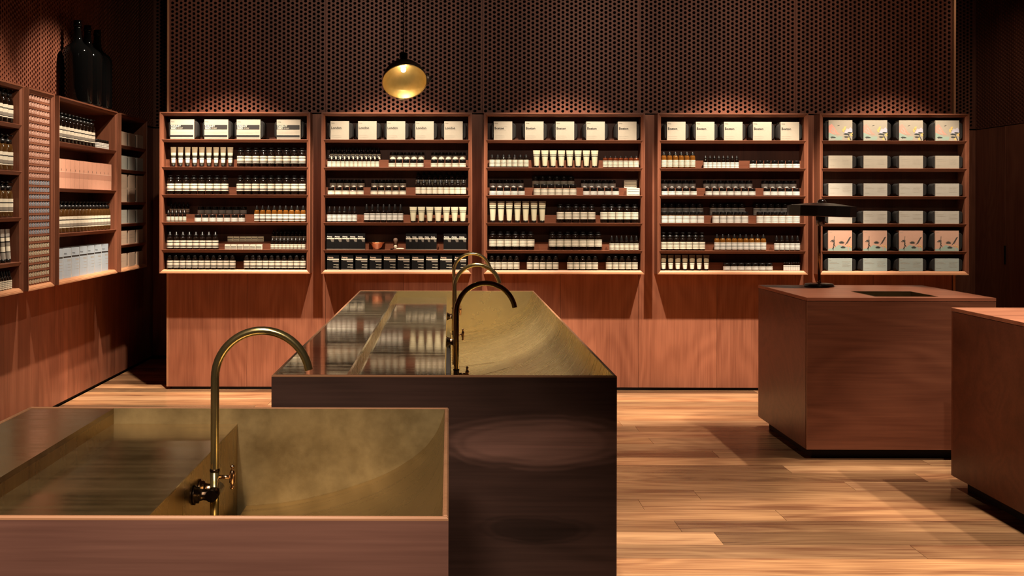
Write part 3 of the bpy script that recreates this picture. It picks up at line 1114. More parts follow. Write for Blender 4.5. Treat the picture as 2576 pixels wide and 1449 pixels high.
# --- rightmost cabinet: illustrated sleeves and lying pouches
def art_mesh(kind, w, h):
    mats = ['ink_rose', 'ink_teal', 'ink_lilac', 'ink_ochre', 'ink_dark', 'sleeve_light']
    mb = MB()
    P_ = lambda pts, mt, lift=0.0: mb.poly([(-w / 2 + w * x, -lift, h * z) for x, z in pts], mt)

    def leaf(x, z, L, a, wd, mt, lift):
        ca, sa = math.cos(a), math.sin(a)
        pts = []
        for u, v_ in ((0, 0), (0.3, wd), (0.7, wd * 0.8), (1, 0), (0.7, -wd * 0.8), (0.3, -wd)):
            pts.append((x + L * (u * ca - v_ * sa), z + L * (u * sa + v_ * ca)))
        P_(pts, mt, lift)
    if kind == 'mountain':
        P_([(0.0, 0.32), (0.50, 0.30), (0.36, 0.42), (0.24, 0.66), (0.13, 0.82), (0.0, 0.72)], 0)
        for (x, z) in ((0.08, 0.5), (0.2, 0.42), (0.14, 0.6)):
            P_([(x, z), (x + 0.10, z - 0.13), (x + 0.13, z - 0.12), (x + 0.02, z + 0.06)], 5, 0.0001)
        P_([(0.0, 0.0), (0.50, 0.02), (0.40, 0.16), (0.22, 0.30), (0.0, 0.40)], 1, 0.0001)
        P_([(0.05, 0.02), (0.55, 0.02), (0.60, 0.20), (0.45, 0.22), (0.2, 0.10)], 1, 0.0002)
        P_([(0.0, 0.05), (0.30, 0.02), (0.28, 0.08), (0.02, 0.14)], 5, 0.0003)
        P_([(0.66, 0.36), (1.0, 0.36), (1.0, 0.55), (0.92, 0.66), (0.84, 0.56), (0.76, 0.60), (0.70, 0.48)], 2, 0.0001)
        for x, z in ((0.58, 0.50), (0.64, 0.60), (0.92, 0.30), (0.80, 0.10)):
            leaf(x, z, 0.14, 0.8, 0.3, 3, 0.0002)
            leaf(x, z, 0.12, -0.7, 0.3, 3, 0.0002)
        for x, z, L in ((0.06, 0.17, 0.26), (0.62, 0.33, 0.28), (0.64, 0.19, 0.24), (0.78, 0.40, 0.24)):
            leaf(x, z, L, -0.08, 0.16, 4, 0.0003)
        P_([(0.80, 0.34), (0.83, 0.34), (0.97, 0.02), (0.93, 0.02)], 4, 0.0003)
        P_([(0.13, 0.16), (0.15, 0.16), (0.14, 0.08), (0.12, 0.08)], 4, 0.0003)
        leaf(0.36, 0.72, 0.12, 0.3, 0.1, 4, 0.0003)
    else:
        P_([(0.0, 0.0), (1.0, 0.0), (0.95, 0.16), (0.70, 0.20), (0.44, 0.30), (0.25, 0.14), (0.0, 0.10)], 1)
        for x, z, a in ((0.20, 0.55, -2.4), (0.22, 0.56, -2.0), (0.24, 0.58, -1.5), (0.20, 0.50, -1.1), (0.26, 0.42, -1.9), (0.24, 0.34, -1.2), (0.22, 0.26, -1.7), (0.25, 0.20, -2.2)):
            leaf(x, z, 0.17, a, 0.12, 4, 0.0002)
        P_([(0.24, 0.72), (0.26, 0.72), (0.22, 0.02), (0.20, 0.02)], 4, 0.0002)
        for cx, cz in ((0.56, 0.37), (0.62, 0.13)):
            for k in range(7):
                leaf(cx, cz, 0.13, 0.3 + k * 0.42, 0.16, 4, 0.0003)
        for k in range(6):
            leaf(0.74 + 0.025 * k, 0.36 + 0.055 * k, 0.12, 0.5, 0.14, 4, 0.0002)
        P_([(0.70, 0.30), (0.72, 0.30), (0.92, 0.66), (0.90, 0.67)], 4, 0.0002)
        P_([(0.84, 0.02), (0.86, 0.02), (0.82, 0.42), (0.81, 0.42)], 0, 0.0002)
        for x, z in ((0.88, 0.22), (0.93, 0.16), (0.78, 0.24)):
            leaf(x, z, 0.09, 0.9, 0.3, 3, 0.0003)
        leaf(0.70, 0.10, 0.2, 0.15, 0.08, 5, 0.0001)
    return mb.mesh('print', mats)


w, h = PXM(59.8), PXM(51.5)
kit('mountain', w, h, 0.10, 'sleeve_cream', PXM(84), PXM(48), [(-w / 2 + 0.006, -w / 2 + 0.03, h * 0.90, h * 0.915, 'print_soft')], (), art_mesh('mountain', w, h))
kit('botanic', w, h, 0.10, 'sleeve_pink', PXM(84), PXM(48), [(-w / 2 + 0.006, -w / 2 + 0.03, h * 0.90, h * 0.915, 'print_soft')], (), art_mesh('botanic', w, h))
hb = PXM(32)
micro = [(-w / 2 + 0.006, -w / 2 + 0.022, hb * 0.85, hb * 0.88, 'print_soft')]
for q, (a_, b_) in enumerate(((0.70, 0.32), (0.58, 0.40), (0.22, 0.20))):
    micro.append((-w / 2 + 0.008, -w / 2 + 0.008 + w * b_, hb * a_, hb * (a_ + 0.02), 'print_soft'))
for q in range(5):
    micro.append((w * 0.08, w * (0.44 - 0.05 * (q % 3)), hb * (0.72 - 0.1 * q), hb * (0.735 - 0.1 * q), 'print_soft'))
for nm, mt in (('lying_cream', 'sleeve_cream'), ('lying_light', 'sleeve_light'), ('lying_teal', 'sleeve_teal')):
    kit(nm, w, hb, 0.105, mt, PXM(84), PXM(31.5), micro)
spans5 = ((2084, 2143.8), (2172, 2231.4), (2261.7, 2321.4), (2352.8, 2412))
for si, key, ds in ((0, 'mountain', 'mountain-print card sleeve round a pouch'), (1, 'lying_cream', 'low cream card sleeve round a lying pouch'), (2, 'lying_light', 'low pale card sleeve round a lying pouch'),
                    (3, 'lying_light', 'low white card sleeve round a lying pouch'), (4, 'botanic', 'pink plant-print card sleeve round a pouch'), (5, 'lying_teal', 'low grey-green card sleeve round a pouch')):
    place_kits(4, si, key, spans5, [f'{o_} {ds}, {SHELF[si]} shelf, rightmost back cabinet' for o_ in ORD[:4]], 'pouch_kit', 'gift kit', 0.10)

# --- prototypes of bottles, jars and tubes (sizes from the photograph at about 3 mm a pixel)
K = UX


def B(key, pitch, hp, bodyp, lab, glass, bands, cap, cream='label_cream'):
    return bottle(key, pitch * K * 0.965, hp * K, bodyp * K, (lab[0] * K, lab[1] * K), glass, bands, cap, cream=cream)


b_large = B('large', 19.4, 48, 29, (9.5, 27.5), 'brown_glass', 'a', 'pump')
b_mid = B('mid', 16.2, 45, 24.5, (4, 22.5), 'brown_glass', 'a', 'dropper')
b_short = B('short', 15.8, 35, 24, (5, 22.5), 'brown_glass', 'a', 'flat')
b_amber = B('amber', 14.4, 42, 23.5, (3.5, 20.5), 'amber_glass', 'a', 'nozzle', 'label_white')
b_small = B('small', 9.8, 30, 16, (1.5, 13.5), 'brown_glass', 'e', 'dropper')
b_small2 = B('small2', 10.9, 31, 16, (1.2, 14.5), 'brown_glass', 'b', 'dropper')
b_tall9 = B('tall9', 14.3, 39, 22, (3.5, 19.5), 'brown_glass', 'b', 'dropper')
b_cone6 = B('cone6', 12.6, 40, 22, (3, 19.5), 'brown_glass', 'c', 'nozzle', 'label_white')
b_cone7 = B('cone7', 14.2, 46, 25, (6, 23), 'brown_glass', 'c', 'nozzle', 'label_white')
b_seven = B('seven', 14.2, 33, 21, (3, 19.5), 'brown_glass', 'c', 'dropper')
b_red = B('red', 13.0, 30, 21.5, (2, 18), 'red_amber_glass', 'c', 'dropper')
b_big5 = B('big5', 19.4, 46, 29, (9.5, 27), 'brown_glass', 'c', 'pump')
b_six = B('six', 12.5, 37, 19, (1.5, 17.5), 'brown_glass', 'c', 'nozzle')
b_base = B('base', 15.6, 36, 24, (3.5, 20.5), 'brown_glass', 'c', 'flat')
b_amdrop = B('amdrop', 14.5, 41, 24.5, (3, 20), 'amber_glass', 'c', 'dropper')
b_eight = B('eight', 11.2, 31, 18, (0.5, 14.5), 'brown_glass', 'd', 'dropper', 'label_white')
b_seven4 = B('seven4', 16.1, 45, 23.5, (4, 21.5), 'brown_glass', 'c', 'pump')
b_nine4 = B('nine4', 14.6, 41, 23.5, (3, 20.5), 'amber_glass', 'c', 'nozzle', 'label_white')
b_five4 = B('five4', 13.0, 38, 21, (3, 19), 'brown_glass', 'c', 'nozzle', 'label_white')
b_vial = B('vial', 5.9, 22, 15, (0.5, 14), 'brown_glass', 'b', 'flat', 'label_white')
j_std = jar('jar', 18.1 * K * 0.965, 19 * K)
j_b = jar('jar_b', 18.1 * K * 0.965, 19 * K, bands='b', cream='label_cream')
j_amber = jar('jar_amber', 18.3 * K * 0.965, 28 * K, 'red_amber_glass', 'c', 'label_cream', 0.34)
j_amber4 = jar('jar_amber4', 18.3 * K * 0.965, 29 * K, 'amber_glass', 'c', 'label_white', 0.32)
t_tan = tube_pack('tan', 15.2 * K, 50 * K, 'tan')
t_tan2 = tube_pack('tan2', 15.6 * K, 39.5 * K, 'tan2')
t_cream = tube_pack('creamt', 19.2 * K, 39.5 * K, 'cream')
t_cream8 = tube_pack('cream8', 18.7 * K, 43.5 * K, 'cream')
t_tall = tube_pack('tallt', 18.7 * K, 54.5 * K, 'tall')
cw, ch, cdp = 14.6 * K, 12.6 * K, 0.04
c_small = carton('small_carton', cw, ch, cdp, 'label_cream', [(-cw / 2, cw / 2 * 0.8, ch * 0.45, ch * 0.60, 'print_black'), (-cw / 2, cw / 2 * 0.8, ch * 0.08, ch * 0.22, 'label_grey')])
cw, ch = 31.5 * K, 6.2 * K
c_flat = carton('flat_carton', cw, ch, 0.045, 'label_cream', [(-cw / 2 + 0.004, cw / 2 - 0.002, ch * 0.42, ch * 0.56, 'print_black')])


def black_carton(key, wp, hp, dp):
    w_, h_ = wp * K, hp * K
    rects = [(-w_ / 2 + 0.002, w_ / 2 - 0.001, h_ * 0.655, h_ * 0.725, 'label_cream'), (-w_ / 2, w_ / 2, h_ * 0.02, h_ * 0.06, 'label_grey')]
    for q in range(3):
        rects.append((w_ * (0.02 + 0.05 * q), w_ * 0.45, h_ * (0.60 - 0.055 * q), h_ * (0.635 - 0.055 * q), 'label_grey'))
    return carton(key, w_, h_, dp, 'carton_black', rects, (('Aesop.', w_ * 0.25, -w_ / 2 + 0.003, h_ * 0.77, 'label_white', 0.0006),))


k_five = black_carton('black_five', 19.2, 41, 0.05)
k_narrow = black_carton('black_narrow', 15.4, 41, 0.045)
w_, h_ = 30 * K, 36.5 * K
rects = [(-w_ / 2 + 0.001, w_ / 2, h_ * 0.69, h_ * 0.765, 'label_cream'), (w_ * -0.35, w_ * 0.49, h_ * 0.645, h_ * 0.67, 'label_grey'), (w_ * -0.03, w_ * 0.49, h_ * 0.55, h_ * 0.63, 'label_grey'),
         (w_ * 0.05, w_ * 0.48, h_ * 0.35, h_ * 0.375, 'label_cream'), (w_ * 0.25, w_ * 0.48, h_ * 0.29, h_ * 0.31, 'label_grey'),
         (w_ * 0.02, w_ * 0.48, h_ * 0.18, h_ * 0.205, 'label_cream'), (w_ * 0.28, w_ * 0.48, h_ * 0.12, h_ * 0.14, 'label_grey'), (-w_ / 2, w_ / 2, h_ * 0.02, h_ * 0.05, 'label_grey')]
k_wide = carton('black_wide', w_, h_, 0.08, 'carton_black', rects, (('Aesop.', 0.0165, -w_ / 2 + 0.003, h_ * 0.815, 'sleeve_tan', 0.0005),))

# --- leftmost back cabinet
D = lambda p: p * K * 0.965
row(0, 1, t_tan, 'cream_tube', 'tan squeeze tube', 'tube', 425.7, 587, 9, D(11), jit=0.1)
row(0, 1, b_large, 'pump_bottle', 'brown pump bottle', 'bottle', 593.9, 768.5, 9, D(19.4))
row(0, 2, b_large, 'pump_bottle', 'brown pump bottle', 'bottle', 416.7, 573.5, 8, D(19.4), 'left')
row(0, 2, b_large, 'pump_bottle', 'brown pump bottle', 'bottle', 592.8, 768.9, 9, D(19.4), 'right')
row(0, 3, b_small, 'dropper_bottle', 'small brown bottle', 'bottle', 417.2, 468, 5, D(9.8), '+')
row(0, 3, b_small, 'dropper_bottle', 'small brown bottle', 'bottle', 425, 476, 5, D(9.8), back=True)
row(0, 3, j_std, 'cream_jar', 'cream-labelled jar', 'jar', 486.8, 616.4, 7, D(18.1), '+')
row(0, 3, j_std, 'cream_jar', 'cream-labelled jar', 'jar', 495, 620, 7, D(17.9), back=True)
row(0, 3, b_amber, 'nozzle_bottle', 'amber nozzle bottle', 'bottle', 638, 769, 9, D(14.4))
row(0, 4, b_mid, 'dropper_bottle', 'brown dropper bottle', 'bottle', 417.5, 548.8, 8, D(16.2))
row(0, 4, c_small, 'small_carton', 'little cream carton', 'carton', 565, 660, 6, 0.05, '+', depth=0.04)
row(0, 4, c_small, 'small_carton', 'little cream carton', 'carton', 572, 664, 6, 0.05, back=True, depth=0.04)
row(0, 4, b_small, 'dropper_bottle', 'tiny brown bottle', 'bottle', 680, 768, 9, D(9.8), '+')
row(0, 4, b_small, 'dropper_bottle', 'tiny brown bottle', 'bottle', 683, 770, 9, D(9.6), back=True)
row(0, 5, b_short, 'screw_cap_bottle', 'brown screw-cap bottle', 'bottle', 418, 592, 11, D(15.8), 'left')
row(0, 5, b_short, 'screw_cap_bottle', 'brown screw-cap bottle', 'bottle', 612, 769.4, 10, D(15.7), 'right')
# --- second back cabinet
row(1, 1, b_small2, 'dropper_bottle', 'slim brown dropper', 'bottle', 822.6, 953.5, 12, D(10.9), '+')
row(1, 1, b_small2, 'dropper_bottle', 'slim brown dropper', 'bottle', 828, 957, 12, D(10.8), back=True)
row(1, 1, j_b, 'cream_jar', 'squat jar', 'jar', 975.9, 1066.4, 5, D(18.1), 'middle+')
row(1, 1, j_b, 'cream_jar', 'squat jar', 'jar', 979, 1068, 5, D(17.8), 'middle', back=True)
row(1, 1, j_b, 'cream_jar', 'squat jar', 'jar', 1083, 1173, 5, D(18), 'right+')
row(1, 1, j_b, 'cream_jar', 'squat jar', 'jar', 1084, 1172, 5, D(17.6), 'right', back=True)
row(1, 2, j_b, 'cream_jar', 'squat jar', 'jar', 823, 914.7, 5, D(18.1), 'left+')
row(1, 2, j_b, 'cream_jar', 'squat jar', 'jar', 828, 917, 5, D(17.8), 'left', back=True)
row(1, 2, j_b, 'cream_jar', 'squat jar', 'jar', 930.5, 1021.9, 5, D(18.1), 'middle+')
row(1, 2, j_b, 'cream_jar', 'squat jar', 'jar', 933, 1022, 5, D(17.8), 'middle', back=True)
row(1, 2, b_tall9, 'dropper_bottle', 'brown dropper bottle', 'bottle', 1044.7, 1173, 9, D(14.3), '+')
row(1, 2, b_tall9, 'dropper_bottle', 'brown dropper bottle', 'bottle', 1045, 1172.5, 9, D(14.1), back=True)
row(1, 3, b_cone6, 'nozzle_bottle', 'brown cone-topped bottle', 'bottle', 822.3, 898, 6, D(12.6), 'left')
row(1, 3, b_cone7, 'nozzle_bottle', 'tall cone-topped bottle', 'bottle', 914.7, 1014.7, 7, D(14.2), 'middle')
row(1, 3, t_cream, 'cream_tube', 'cream squeeze tube', 'tube', 1029, 1175, 7, D(13), jit=0.06)
row(1, 4, k_five, 'black_carton', 'black carton', 'carton', 821.8, 918.6, 5, D(19.2), 'left', depth=0.05)
row(1, 4, k_narrow, 'black_carton', 'narrow black carton', 'carton', 1020.7, 1098.7, 5, D(15.4), 'middle', depth=0.045)
row(1, 4, k_five, 'black_carton', 'black carton', 'carton', 1116, 1173.7, 3, D(19.2), 'right', depth=0.05)
row(1, 5, k_wide, 'black_carton', 'wide black carton', 'carton', 820.5, 1176, 10, D(30), depth=0.08, jit=0.02)
# --- middle back cabinet
row(2, 1, b_seven, 'dropper_bottle', 'brown dropper bottle', 'bottle', 1230.5, 1330.5, 7, D(14.2))
row(2, 1, t_cream8, 'cream_tube', 'cream squeeze tube', 'tube', 1339.5, 1507, 8, D(13), jit=0.06)
row(2, 1, b_red, 'dropper_bottle', 'red-amber bottle', 'bottle', 1517, 1608, 7, D(13))
row(2, 2, j_std, 'cream_jar', 'cream-labelled jar', 'jar', 1231, 1321, 5, D(18), 'left+')
row(2, 2, j_std, 'cream_jar', 'cream-labelled jar', 'jar', 1231, 1318, 5, D(17.4), 'left', back=True)
row(2, 2, j_amber, 'cream_jar', 'tall amber jar', 'jar', 1342, 1451.6, 6, D(18.2), '+')
row(2, 2, j_amber, 'cream_jar', 'tall amber jar', 'jar', 1339, 1446, 6, D(17.8), back=True)
row(2, 2, j_std, 'cream_jar', 'cream-labelled jar', 'jar', 1467, 1559, 5, D(18.1), 'right+')
row(2, 2, j_std, 'cream_jar', 'cream-labelled jar', 'jar', 1462, 1550, 5, D(17.6), 'right', back=True)
for bk in (0, 1):
    for q in range(3):
        z = LEVEL[2] + 0.0003 + q * (6.25 * K) + (RISE if bk else 0)
        yw = CY + (0.081 if bk else 0.02) + 0.0225
        place(c_flat, 'flat_carton', (px2x(1592 if not bk else 1584.5, yw), yw, z), 0, f'{("lowest", "middle", "uppermost")[q]} flat cream carton of the {"back" if bk else "front"} stack, middle back cabinet', 'carton',
              'flat cream cartons, third shelf, middle back cabinet')
row(2, 3, t_tall, 'cream_tube', 'tall cream tube', 'tube', 1229.5, 1375, 7, D(13), jit=0.05)
row(2, 3, b_big5, 'pump_bottle', 'brown pump bottle', 'bottle', 1400.5, 1499.7, 5, D(19.4), 'middle')
row(2, 3, b_big5, 'pump_bottle', 'brown pump bottle', 'bottle', 1510.8, 1607.8, 5, D(19.3), 'right')
row(2, 4, b_big5, 'pump_bottle', 'brown pump bottle', 'bottle', 1230.5, 1345.7, 6, D(19.2), 'left')
row(2, 4, b_big5, 'pump_bottle', 'brown pump bottle', 'bottle', 1380.8, 1516, 7, D(19.3), 'middle')
row(2, 4, b_six, 'nozzle_bottle', 'slim nozzle bottle', 'bottle', 1533.6, 1608, 6, D(12.4))
for a_, c_, wh in ((1230, 1308, 'leftmost'), (1325.7, 1406.5, 'second'), (1427, 1506, 'third'), (1525, 1606.5, 'rightmost')):
    row(2, 5, b_base, 'screw_cap_bottle', 'brown screw-cap bottle', 'bottle', a_, c_, 5, D(15.6), wh)
# --- fourth back cabinet
row(3, 1, b_amdrop, 'dropper_bottle', 'amber dropper bottle', 'bottle', 1663.6, 1750.6, 6, D(14.5))
row(3, 1, b_eight, 'dropper_bottle', 'slim brown dropper', 'bottle', 1770, 1860, 8, D(11.2))
row(3, 1, j_std, 'cream_jar', 'cream-labelled jar', 'jar', 1887, 2014.8, 7, D(18.1))
row(3, 2, j_std, 'cream_jar', 'cream-labelled jar', 'jar', 1664, 1755, 5, D(18.1), 'left+')
row(3, 2, j_std, 'cream_jar', 'cream-labelled jar', 'jar', 1664, 1752, 5, D(17.6), 'left', back=True)
row(3, 2, j_std, 'cream_jar', 'cream-labelled jar', 'jar', 1775, 1903.4, 7, D(18.1), 'middle+')
row(3, 2, j_std, 'cream_jar', 'cream-labelled jar', 'jar', 1770, 1895, 7, D(17.6), 'middle', back=True)
row(3, 2, j_std, 'cream_jar', 'cream-labelled jar', 'jar', 1922, 2014.8, 5, D(18.1), 'right+')
row(3, 2, j_std, 'cream_jar', 'cream-labelled jar', 'jar', 1917, 2006, 5, D(17.6), 'right', back=True)
row(3, 3, j_amber4, 'cream_jar', 'tall amber jar', 'jar', 1663.9, 1773.4, 6, D(18.2), 'left+')
row(3, 3, j_amber4, 'cream_jar', 'tall amber jar', 'jar', 1664, 1771, 6, D(17.8), 'left', back=True)
row(3, 3, j_amber4, 'cream_jar', 'tall amber jar', 'jar', 1793, 1885, 5, D(18.2), 'middle+')
row(3, 3, j_amber4, 'cream_jar', 'tall amber jar', 'jar', 1787, 1877, 5, D(17.8), 'middle', back=True)
row(3, 3, j_amber4, 'cream_jar', 'tall amber jar', 'jar', 1905, 2014.8, 6, D(18.2), 'right+')
row(3, 3, j_amber4, 'cream_jar', 'tall amber jar', 'jar', 1897, 2004, 6, D(17.8), 'right', back=True)
row(3, 4, b_seven4, 'pump_bottle', 'brown pump bottle', 'bottle', 1663, 1776, 7, D(16.1))
row(3, 4, b_nine4, 'nozzle_bottle', 'amber nozzle bottle', 'bottle', 1798, 1929.7, 9, D(14.6))
row(3, 4, b_five4, 'nozzle_bottle', 'brown nozzle bottle', 'bottle', 1949, 2014.8, 5, D(13))
row(3, 5, t_tan2, 'cream_tube', 'tan squeeze tube', 'tube', 1661.5, 1787.5, 7, D(11), jit=0.1)
row(3, 5, j_std, 'cream_jar', 'cream-labelled jar', 'jar', 1821.4, 1946.4, 7, D(17.8))
row(3, 5, b_vial, 'sample_vial', 'tiny sample vial', 'vial', 1971.8, 2013.2, 7, D(5.9))

# --- shaving things on the fifth shelf of the second cabinet
z5 = LEVEL[4] + 0.0003
bw = MB()
bw.lathe([(0.030, 0.0), (0.033, 0.002), (0.048, 0.044), (0.0605, 0.0545), (0.0605, 0.057), (0.046, 0.047), (0.030, 0.006)], 24)
o = bw.build('copper_bowl', 'copper_bowl', None, (px2x(948, CY + 0.02), CY + 0.066, z5))
tag(o, 'flared copper shaving bowl standing between black cartons', 'bowl')
br = MB()
br.lathe([(0.013, 0.0), (0.0145, 0.003), (0.010, 0.012), (0.0135, 0.020), (0.0135, 0.026), (0.009, 0.032), (0.0085, 0.036)], 16)
brush = br.build('shaving_brush', 'bone', None, (px2x(995, CY + 0.05), CY + 0.060, z5))
tag(brush, 'upright shaving brush with pale handle and brown bristles', 'brush')
br = MB()
br.lathe([(0.0085, 0.035), (0.011, 0.045), (0.0155, 0.062), (0.0165, 0.074), (0.012, 0.084), (0.0, 0.088)], 16)
br.build('bristles', 'bristle', brush)
rz_ = MB()
rz_.lathe([(0.004, -0.010), (0.0065, 0.0), (0.0070, 0.02), (0.0055, 0.042), (0.001, 0.052)], 12, axis='X')
rz = rz_.build('razor', 'bone', None, (px2x(1000, CY + 0.02), CY + 0.024, z5 + 0.0075))
tag(rz, 'pale-handled safety razor lying in front of the shaving brush', 'razor')
rz_ = MB()
rz_.lathe([(0.0035, -0.035), (0.0035, -0.010)], 10, axis='X')
rz_.build('neck', 'chrome', rz)
rz_ = MB()
rz_.box(-0.052, -0.034, -0.018, 0.018, -0.0065, 0.003)
rz_.build('blade_head', 'chrome', rz)

# --- deep cabinets on the side wall
b_litre = bottle('litre', 0.074, 0.205, 0.118, (0.032, 0.106), 'honey_glass', 'e', 'pump')
b_litre_dark = bottle('litre_dark', 0.074, 0.196, 0.118, (0.032, 0.106), 'brown_glass', 'e', 'pump')
b_mini = jar('mini_jar', 0.053, 0.066, 'brown_glass', 'd', 'label_white', 0.28)
w_, h_ = 0.088, 0.19
c_pink = carton('pink_carton', w_, h_, 0.08, 'carton_pink', [(-w_ / 2, w_ / 2, h_ * 0.36, h_ * 0.56, 'carton_pink_dark'), (-w_ / 2, w_ / 2, h_ * 0.56, h_ * 0.57, 'carton_pink_edge'), (-w_ / 2 + 0.001, -w_ / 2 + 0.008, h_ * 0.60, h_ * 0.67, 'print_black')], (), 'carton_pink_edge')
w_, h_ = 0.118, 0.195
c_blue = carton('blue_carton', w_, h_, 0.11, 'carton_blue',
                [(-w_ / 2 + 0.002, w_ / 2, h_ * 0.68, h_ * 0.73, 'print_black'), (0.0, w_ / 2 - 0.006, h_ * 0.60, h_ * 0.615, 'print_soft'), (0.0, w_ / 2 - 0.006, h_ * 0.56, h_ * 0.575, 'print_soft'),
                 (0.01, w_ / 2 - 0.006, h_ * 0.45, h_ * 0.46, 'print_soft'), (0.01, w_ / 2 - 0.006, h_ * 0.35, h_ * 0.36, 'print_soft'), (0.01, w_ / 2 - 0.006, h_ * 0.25, h_ * 0.26, 'print_soft')],
                (('Aesop.', 0.016, -w_ / 2 + 0.01, h_ * 0.80, 'print_black', 0.0),), 'carton_blue_edge')
t_silver = tube_pack('silver', 0.062, 0.19, 'silver')
for nm, mt in (('side_tan', 'sleeve_tan'), ('side_grey', 'sleeve_grey')):
    kit(nm, 0.165, 0.105, 0.13, mt, 0.215, 0.103, [(-0.07, 0.02, 0.07, 0.071, 'print_soft'), (-0.07, 0.05, 0.05, 0.051, 'print_soft')])


def side_row(parts, name, desc, cat, where, ya, yb, n, dp, z, inset=0.03, back=0, rot=0.0):
    step = (yb - ya) / n
    for k in range(n):
        yv = ya + (k + 0.5) * step
        rows_ = [0]
        if back:
            rows_ = [0, 1]
        for rr_ in rows_:
            x = XC - inset - dp / 2 - rr_ * (dp + 0.004)
            rw = 'back row, ' if rr_ else ('front row, ' if back else '')
            place(parts, name, (x, yv, z + 0.0003), PI / 2 + rot, f'{ORD[k]} {desc} from the camera side, {rw}{where}', cat, f'{desc}s, {rw}{where}')


L3w = 'cabinet under the tall black bottles'
side_row(b_litre_dark, 'pump_bottle', 'large brown bottle', 'bottle', 'top shelf, ' + L3w, 7.19, 8.02, 11, 0.074, 1.793)
side_row(b_mini, 'cream_jar', 'small jar', 'jar', 'top shelf, ' + L3w, 8.05, 8.335, 5, 0.053, 1.793)
side_row(c_pink, 'pink_carton', 'pink carton', 'carton', 'second shelf, ' + L3w, 7.195, 8.375, 13, 0.08, 1.498)
side_row(b_litre, 'pump_bottle', 'large honey-brown bottle', 'bottle', 'third shelf, ' + L3w, 7.19, 8.385, 16, 0.074, 1.2085)
side_row(c_blue, 'pale_blue_carton', 'pale blue carton', 'carton', 'bottom shelf, ' + L3w, 7.20, 8.34, 7, 0.13, CZ0 + 0.0272, rot=-0.10)
L1w = 'cabinet at the picture edge'
side_row(b_litre_dark, 'pump_bottle', 'large brown bottle', 'bottle', 'top shelf, ' + L1w, 5.98, 6.52, 7, 0.074, 1.8536, back=0)
side_row(b_litre, 'pump_bottle', 'large brown bottle', 'bottle', 'second shelf, ' + L1w, 5.98, 6.52, 7, 0.074, 1.585, back=0)
side_row(b_litre, 'pump_bottle', 'large brown bottle', 'bottle', 'third shelf, ' + L1w, 5.98, 6.52, 7, 0.074, 1.3195, back=0)
side_row(t_silver, 'cream_tube', 'silvery flat tube', 'tube', 'fourth shelf, ' + L1w, 6.05, 6.50, 6, 0.045, 1.0627, back=0)
side_row(b_six, 'dropper_bottle', 'small brown bottle', 'bottle', 'bottom shelf, ' + L1w, 6.30, 6.49, 5, 0.037, CZ0 + 0.0272, back=0)
side_row(b_short, 'dropper_bottle', 'brown screw-cap bottle', 'bottle', 'bottom shelf, ' + L1w, 6.06, 6.27, 4, 0.05, CZ0 + 0.0272, back=0)
L4w = 'corner pouch cabinet'
for lv, key, nm_, zz in (('top shelf', 'side_tan', 'tan', 1.843), ('second shelf', 'side_grey', 'grey-green', 1.660), ('third shelf, lower', 'side_tan', 'tan', 1.412), ('third shelf, upper', 'side_tan', 'tan', 1.412 + 0.1056),
                         ('fourth shelf', 'side_grey', 'grey', 1.247), ('fifth shelf', 'side_tan', 'tan', 1.086), ('bottom shelf', 'side_tan', 'tan', CZ0 + 0.0272)):
    side_row(PROTO[key], 'pouch_kit', f'{nm_} card sleeve', 'gift kit', f'{lv}, {L4w}', 8.548, 9.228, 3, 0.13, zz, 0.02)

# lattice of the narrow cabinet, with a rolled packet in every cell
a, c, _ = LC['L2']
root = LROOT['L2']
W_ = c - a
gx0, gx1 = 0.027, W_ - 0.027
gz0, gz1 = 0.027, CZ1 - CZ0 - 0.027
NR, NC = 27, 9
hs_ = MB()
hs_.box(gx0, gx1, 0.022, 0.09, -0.005, 0.005)
hme = hs_.mesh('slat', ['cabinet_wood'])
vs2 = MB()
vs2.box(-0.0035, 0.0035, 0.024, 0.09, gz0, gz1)
vme = vs2.mesh('slat', ['stile_wood'])
rh, cwid = (gz1 - gz0) / NR, (gx1 - gx0) / NC
for k in range(1, NR):
    put('slat', hme, root, (0, 0, gz0 + k * rh))
for k in range(1, NC):
    put('slat', vme, root, (gx0 + k * cwid, 0, 0))
fb = MB()
fb.box(gx0, gx1, 0.016, 0.09, gz1 - 0.004, gz1 - 0.0002)
fb.build('slat', 'cabinet_wood', root)
pk = {}
for nm in ('pink', 'blue', 'cream'):
    mb = MB()
    # packet lying in the cell: rounded roll with a folded, tapering end
    mb.lathe([(0.003, -0.052), (0.010, -0.046), (0.0152, -0.034), (0.0158, 0.0), (0.0158, 0.05)], 12, axis='Y', sx=1.0, sy=0.92)
    pk[nm] = [('body', mb.mesh('packet_body', ['packet_' + nm]), None)]
    mb = MB()
    mb.box(-0.0012, 0.0012, -0.060, -0.030, -0.012, 0.012)
    pk[nm].append(('folded_end', mb.mesh('folded_end', ['packet_' + nm]), 0))
for rI in range(NR):
    nm = 'pink' if rI < 12 else ('blue' if rI < 20 else 'cream')
    half = ('', '')
    for cI in range(NC):
        lx = gx0 + (cI + 0.5) * cwid
        lz = gz1 - (rI + 0.5) * rh
        zc = CZ0 + lz - rh / 2 + 0.005 + 0.0162
        rl = rI if nm == 'pink' else (rI - 12 if nm == 'blue' else rI - 20)
        place(pk[nm], 'rolled_packet', (XC - 0.0785, a + lx, zc), PI / 2,
              f'{ORD[cI]} cell, {ORD[rl]} {nm} row of the lattice cabinet: {("pink", "grey-blue", "cream")[("pink", "blue", "cream").index(nm)]} rolled packet', 'packet', f'{nm} rolled packets in the lattice cabinet')

